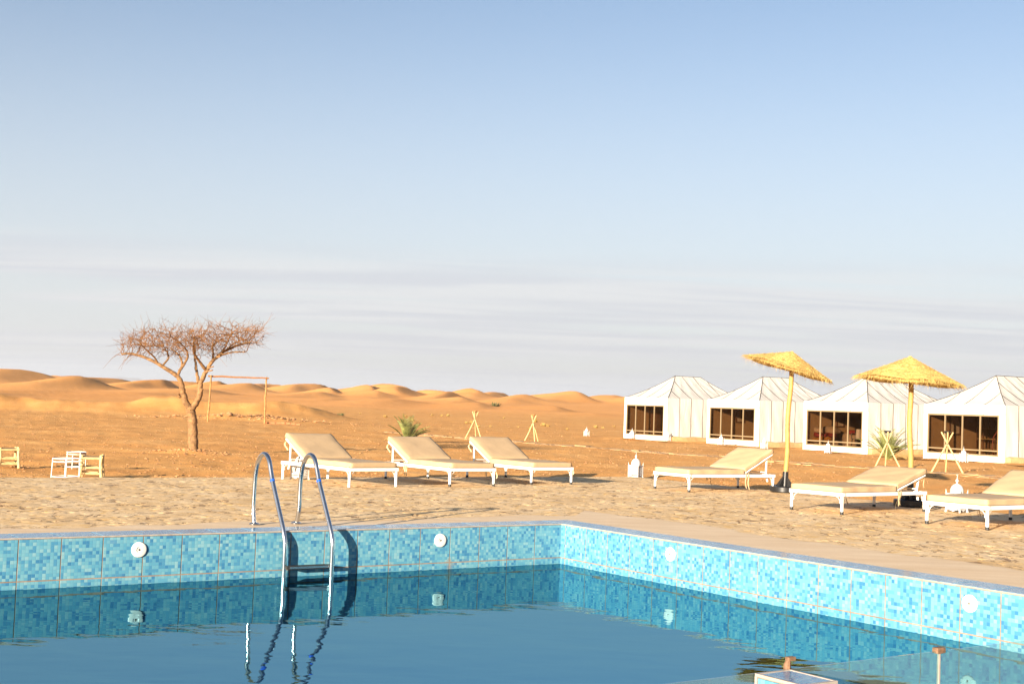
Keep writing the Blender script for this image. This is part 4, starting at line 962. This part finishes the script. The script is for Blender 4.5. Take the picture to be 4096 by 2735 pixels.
for it in range(70):
    act = (best_d < INF)
    if not act.any(): break
    new = []
    for i in np.unique(best_i[act]):
        sel = act & (best_i == i); d = (att[sel] - pts_all[i]); d /= np.linalg.norm(d, axis=1)[:, None]
        v = d.mean(0) + ra.normal(0, .28, 3); nn = np.linalg.norm(v)
        if nn < .05: continue
        new.append((pts_all[i] + v / nn * STEP * ra.uniform(.8, 1.3), i))
    i0 = len(pts_all)
    for p_, i in new: pts_all.append(p_); par.append(int(i))
    upd(i0); keep = best_d > KILL; att, best_d, best_i = att[keep], best_d[keep], best_i[keep]
    if len(att) == 0 or len(pts_all) > 6500: break
N_ = len(pts_all); ch = [[] for _ in range(N_)]; area = np.zeros(N_)
for i in range(n0, N_): ch[par[i]].append(i)
for i in range(N_ - 1, n0 - 1, -1):
    if area[i] == 0: area[i] = .0042 ** 2.2
    if par[i] >= n0: area[par[i]] += area[i]
mb = MB()
def rad_of(i): return min(.03, area[i] ** (1 / 2.2)) if i >= n0 else min(nrad[i], .016)
for i in range(n0, N_):
    p_ = par[i]; mb.tube([pts_all[p_], pts_all[i]], [max(rad_of(i), .0042) * 1.05, max(rad_of(i), .0038)], 4 if rad_of(i) < .010 else 5, cap=False)
rw = random.Random(9)
for i in range(n0, N_):                       # fine thorny twigs, mostly at the tips
    tip = not ch[i]
    for k in range(2 if tip else (1 if rw.random() < .33 else 0)):
        p0 = Vector(pts_all[i]); d = (p0 - Vector(pts_all[par[i]])).normalized(); out = Vector((p0.x - cxm, p0.y, 0)) * .25
        d = (d + Vector((rw.gauss(0, .6), rw.gauss(0, .6), rw.gauss(.25, .5))) + out).normalized(); ln = rw.uniform(.06, .34 if tip else .16); b_ = Vector((rw.gauss(0, .3), rw.gauss(0, .3), rw.gauss(0, .3)))
        mb.tube([p0, p0 + (d + b_ * .2) * ln * .5, p0 + (d + b_) * ln], [.0038, .0030, .0016], 3, cap=False)
for k in range(14):                            # a few long stray twigs hanging at the left tip
    p0 = T(rw.uniform(980, 1130), rw.uniform(415, 445), -.45) - O; d = Vector((-rw.uniform(.2, .8), rw.gauss(0, .4), -rw.uniform(.1, .9))); ln = rw.uniform(.2, .5)
    mb.tube([p0, p0 + d * ln * .5 + Vector((0, 0, .05)), p0 + d * ln], [.006, .004, .0018], 4, cap=False)
mb.build('crown', M['twig'], tr, True)
tag(tr, 'bare flat-topped acacia tree with a forked trunk on the plain', 'tree')

# ------------------------------------------------------------------ goal frame
gl_, gr_ = g(*z1(1630, 950)), g(*z1(2075, 962)); ge = empty('wooden_goal', on_ground((gl_.x + gr_.x) / 2, (gl_.y + gr_.y) / 2)); O2 = ge.location
def crooked(p, q, r0, r1, sd, amp):
    r_ = random.Random(sd); n = 9; return [p + (q - p) * (i / n) + Vector((r_.gauss(0, amp), r_.gauss(0, amp), r_.gauss(0, amp * .5))) * (1 if 0 < i < n else 0) for i in range(n + 1)], [r0 + (r1 - r0) * i / n for i in range(n + 1)]
tl, trr = at(*z1(1655, 597), gl_.y), at(*z1(2090, 612), gr_.y)
for p, q, sd in ((gl_, tl, 1), (gr_, trr, 2)):
    p = Vector((p.x, p.y, gz(p.x, p.y) - .05)); mb = MB(); pts, rs = crooked(p - O2, q + Vector((0, 0, .06)) - O2, .058, .042, sd, .012); mb.tube(pts, rs, 8); mb.build('post', M['goal_wood'], ge, True)
mb = MB(); pts, rs = crooked(at(*z1(1632, 595), gl_.y) - O2, at(*z1(2108, 613), gr_.y) - O2, .048, .036, 5, .014); mb.tube(pts, rs, 8); mb.build('crossbar', M['red_wood'], ge, True)
tag(ge, 'simple wooden goal of two crooked posts and a crossbar behind the tree', 'goal frame')
rb_ = random.Random(2)
q = MB(); q.box((0, 0, .045), (.24, .11, .09)); bme = q.mesh('brick', M['brick'])
for k in range(7):
    p = gr_ + Vector((.12 + k * .27, .25 + rb_.uniform(-.06, .06), 0)); o_ = link('brick', bme); o_.location = on_ground(p.x, p.y, -.01); o_.rotation_euler.z = rb_.gauss(.1, .15)
    tag(o_, 'loose red brick, %s from the right goal post in its row' % ('nearest', 'second', 'third', 'fourth', 'fifth', 'sixth', 'seventh')[k], 'brick', 'bricks at the goal post')

# ------------------------------------------------------------------ stools and wire tables on the left
def stool(p, rz, lab, sd):
    r_ = random.Random(sd); e = empty('wooden_stool', p, R(rz)); h, w = .355, .152; WD = M['bleached_wood']
    for sx in (-1, 1):
        for sy in (-1, 1):
            q = MB(); q.tube([(sx * w * 1.12, sy * w * 1.12, 0), (sx * w + r_.gauss(0, .006), sy * w, h * .5), (sx * w * .98, sy * w * .98, h + r_.uniform(0, .025))], [.026, .024, .023], 8); q.build('leg', WD, e, True)
    for z in (.075, .165, .315):
        for k in range(4):
            rot = Matrix.Rotation(k * math.pi / 2, 3, 'Z'); zz = z + .022 * (k % 2); q = MB(); q.tube([rot @ Vector((-w * 1.1, -w * 1.03, zz)), rot @ Vector((w * 1.1, -w * 1.03, zz + r_.gauss(0, .005)))], .018, 7); q.build('rung', WD, e, True)
    q = MB(); q.rbox((0, 0, .335), (.30, .30, .022), .008, 8, 8, 2, lambda p_: p_ - Vector((0, 0, .012 * (1 - (p_.x / .15) ** 2) * (1 - (p_.y / .15) ** 2)))); q.build('woven_seat', M['seat_weave'], e, True)
    tag(e, lab, 'stool', 'rustic wooden stools')
sp = g(*z1(720, 1372)); stool(on_ground(sp.x, sp.y - .02, .0), 12, 'pale rustic wooden stool beside the white wire tables', 1)
sp = g(*z1(58, 1292)); stool(on_ground(sp.x, sp.y, .0), 28, 'pale rustic wooden stool cut off at the left edge of the picture', 2)
def wire_table(p, r, h, rings, top, lab, rz):
    e = empty('wire_table', p, R(rz)); WP = M['white_paint']
    for k in range(4): a = R(90 * k); q = MB(); q.tube([(r * 1.06 * math.cos(a), r * 1.06 * math.sin(a), 0), (r * math.cos(a), r * math.sin(a), h)], .0068, 7); q.build('leg', WP, e, True)
    for z in rings:
        q = MB(); rr = r * (1.05 - .05 * z / h) + .002; q.tube([(rr * math.cos(t), rr * math.sin(t), z) for t in np.linspace(0, 2 * math.pi, 33)], .006, 6, cap=False); q.build('ring', WP, e, True)
    if top: q = MB(); q.lathe([(r * .9, h - .05), (r * .97, h - .045), (r * .97, h - .02), (r * .9, h - .015)], 28); q.build('table_top', M['red_wood'], e, True)
    tag(e, lab, 'table', 'white wire tables')
sp = g(*z1(495, 1378)); wire_table(on_ground(sp.x, sp.y + .1), .200, .325, (.035, .27, .32), False, 'low white wire table frame without a top, left of the stool', 20)
sp = g(*z1(580, 1312)); wire_table(on_ground(sp.x, sp.y + .1), .165, .315, (.05, .27, .31), True, 'white wire table with a wooden top behind the open wire frame', 40)

# ------------------------------------------------------------------ palms, shrubs, tufts
def palm(p, h, n, spread, lab, sd, dry=.12):
    r_ = random.Random(sd); e = empty('young_palm', p)
    for k in range(n):
        az = 2 * math.pi * (k * .382 + r_.uniform(-.05, .05)); el = R(r_.uniform(38, 88)); ln = h * r_.uniform(.75, 1.15); isdry = r_.random() < dry; q = MB()
        if isdry: el = R(r_.uniform(5, 25)); ln *= .8
        dh = Vector((math.cos(az), math.sin(az), 0)); pts = []
        for i in range(13):
            t = i / 12; a = el - R(40) * t * t * spread; 
            pts.append((pts[-1] + (dh * math.cos(a) + UP * math.sin(a)) * ln / 12) if pts else dh * .03 + UP * .02)
        q.tube(pts, [.011 * (1 - .8 * i / 12) for i in range(13)], 4, cap=False)
        for i in range(2, 13):
            for sub in (0, .33, .66):
                if i == 12 and sub: continue
                b = pts[i] * (1 - sub) + pts[min(i + 1, 12)] * sub
                tg = (pts[min(i + 1, 12)] - pts[i - 1]).normalized(); sd_v = tg.cross(UP); sd_v = sd_v.normalized() if sd_v.length > .05 else Vector((-dh.y, dh.x, 0)); nv = sd_v.cross(tg)
                for s in (-1, 1):
                    t = i / 12; l2 = h * .22 * math.sin(math.pi * (.15 + .75 * t)) * r_.uniform(.8, 1.15)
                    d = (tg * .60 + sd_v * s * .95 + nv * .30 + Vector((r_.gauss(0, .07), r_.gauss(0, .07), r_.gauss(0, .07)))).normalized()
                    q.strip([b, b + d * l2 * .5, b + d * l2 + Vector((0, 0, -.03 * l2))], (nv * .8 + tg * .3).normalized(), [.010, .012, .001])
        q.build('frond', M['palm_dry'] if isdry else M['palm'], e)
    tag(e, lab, 'palm', 'young date palms')
pp = g(*z4(690, 942)); palm(on_ground(pp.x, pp.y, -.02), 1.12, 40, .9, 'bushy young date palm beside the third tent', 3)
pp = at(1625, 1757, 46); palm(on_ground(pp.x, 46.5, -.02), .92, 32, .7, 'young date palm rising behind the middle lounger of the left trio', 4)
def tuft(p, w, h, m, name, lab, cat, grp, sd):
    r_ = random.Random(sd); q = MB()
    for k in range(110):
        a = r_.uniform(0, 6.28); r0 = w * .35 * math.sqrt(r_.random()); b = Vector((r0 * math.cos(a), r0 * math.sin(a), 0)); l2 = h * r_.uniform(.55, 1.0)
        el_ = R(r_.uniform(12, 88)); d = Vector((math.cos(a) * math.cos(el_), math.sin(a) * math.cos(el_), math.sin(el_)))
        q.strip([b, b + d * l2 * .6, b + d * l2 + Vector((r_.gauss(0, .1) * l2, r_.gauss(0, .1) * l2, -.1 * l2))], Vector((-math.sin(a), math.cos(a), 0)), [w * .035, w * .045, w * .008])
    o = q.build(name, m); o.location = p; tag(o, lab, cat, grp)
TU = [(230, 257), (260, 260), (320, 243), (368, 242), (440, 238), (455, 241), (848, 260), (975, 258), (1015, 284), (1140, 244), (1200, 262), (1240, 247), (1355, 300), (1385, 296), (1505, 318), (1785, 296), (1838, 316), (1865, 318), (1755, 333), (1680, 322), (1985, 338), (2165, 328), (2210, 330), (2280, 322), (1430, 325), (690, 236), (1590, 262)]
SZ = [22, 20, 16, 16, 14, 16, 22, 16, 26, 16, 18, 22, 22, 24, 16, 30, 34, 22, 22, 14, 18, 26, 20, 14, 22, 12, 14]
ORD = 'first second third fourth fifth sixth seventh eighth ninth tenth eleventh twelfth thirteenth fourteenth fifteenth sixteenth seventeenth eighteenth nineteenth twentieth twenty-first twenty-second twenty-third twenty-fourth twenty-fifth twenty-sixth twenty-seventh'.split()
RANK = {k: r for r, k in enumerate(sorted(range(len(TU)), key=lambda k: TU[k][0]))}
for k, ((x, y), s) in enumerate(zip(TU, SZ)):
    p = g(*z2(x, y)); d = p.y; w = s * 1.25 * .6386 * d / FPX
    if d > 150: w *= 150 / d; p = p * (150 / d)
    tuft(on_ground(p.x, p.y, -.02), w, w * .85, M['tuft'], 'dry_tuft', 'straw-coloured grass tuft on the stony plain, %s from the left' % ORD[RANK[k]], 'grass tuft', 'dry grass tufts on the plain', k)
p = g(*z2(570, 250)); p = p * (120 / p.y); tuft(on_ground(p.x, p.y, -.02), .75, .42, M['shrub'], 'green_shrub', 'small green shrub on the plain left of the loungers, below the dunes', 'shrub', None, 70)
pd = at(*z2(1540, 178), 285); tuft(Vector((pd.x, 285, gz(pd.x, 285) - .1)), 2.3, 1.5, M['shrub'], 'green_bush', 'green bush growing on the dune slope', 'bush', None, 71)

# ------------------------------------------------------------------ gravel and rubble
def rocks(n, sampler, smin, smax, name, m, sd):
    r_ = np.random.RandomState(sd); V0 = np.array([(1, 0, 0), (-1, 0, 0), (0, 1, 0), (0, -1, 0), (0, 0, 1), (0, 0, -1), (.7, .7, .2), (-.7, .6, .3), (.6, -.7, .3), (-.7, -.7, .2)]) 
    F0 = [(4, 0, 6), (4, 6, 2), (4, 2, 7), (4, 7, 1), (4, 1, 9), (4, 9, 3), (4, 3, 8), (4, 8, 0), (5, 6, 0), (5, 2, 6), (5, 7, 2), (5, 1, 7), (5, 9, 1), (5, 3, 9), (5, 8, 3), (5, 0, 8)]
    xy = sampler(r_, n); z = ground_h(xy[:, 0], xy[:, 1]); vs, fs = [], []
    for k in range(n):
        s = smin * (smax / smin) ** (r_.rand() ** 2.2); a = r_.uniform(0, 6.28); c, sn_ = math.cos(a), math.sin(a)
        v = V0 * r_.uniform(.7, 1.2, (10, 1)) * s * np.array([1, .75, .5]); v = np.stack([v[:, 0] * c - v[:, 1] * sn_, v[:, 0] * sn_ + v[:, 1] * c, v[:, 2]], 1) + [xy[k, 0], xy[k, 1], z[k] + s * .12]
        o = len(vs) * 10; vs.append(v); fs += [(i + o, j + o, l + o) for i, j, l in F0]
    me = bpy.data.meshes.new(name); me.from_pydata(np.concatenate(vs).tolist(), [], fs); me.update(); me.materials.append(m); return tag(link(name, me), None, None, None, 'stuff')
def plain_sampler(r0, r1):
    def f(r_, n):
        out = []
        while len(out) < n:
            a = R(r_.uniform(-25, 26)); r = r0 * (r1 / r0) ** r_.rand(); x, y = r * math.sin(a), r * math.cos(a); aa, bb = to_ab(x, y)
            if aa > -8.7 and bb > -8.9: continue
            t = (Vector((x, y, 0)) - TP[0]); u, w = t.dot(FD), t.dot(DD)
            if -6 < u < 30 and -1.6 < w < 5.5: continue
            out.append((x, y))
        return np.array(out)
    return f
tag(rocks(15000, plain_sampler(19, 130), .009, .050, 'gravel', M['stone'], 1), 'fine gravel strewn over the orange plain', 'gravel')
def pile(cx, cy, sx, sy): return lambda r_, n: np.stack([r_.normal(cx, sx, n), r_.normal(cy, sy, n)], 1)
tag(rocks(420, pile(-15.6, 78, 2.6, 1.3), .05, .22, 'rubble', M['stone'], 2), 'grey rubble heap on the plain behind the tree', 'rubble')
tag(rocks(160, pile(-7.6, 31.9, .45, .30), .02, .075, 'earth_clods', M['stone'], 3), 'ring of earth clods around the tree foot', 'clods')

# ------------------------------------------------------------------ thin desert haze
hz = MB(); hz.box((0, 9000, 100), (24000, 22000, 330)); hm = bpy.data.materials.new('desert_haze'); hm.use_nodes = True; nt = hm.node_tree; nt.nodes.clear()
pv = nd(nt, 'ShaderNodeVolumePrincipled', Density=.00009, Color=(.80, .86, .95, 1), Anisotropy=.2)
nt.links.new(pv.outputs[0], nd(nt, 'ShaderNodeOutputMaterial').inputs['Volume'])
tag(hz.build('haze', hm), 'thin pale haze over the far dunes and mountains', 'haze', kind='stuff')
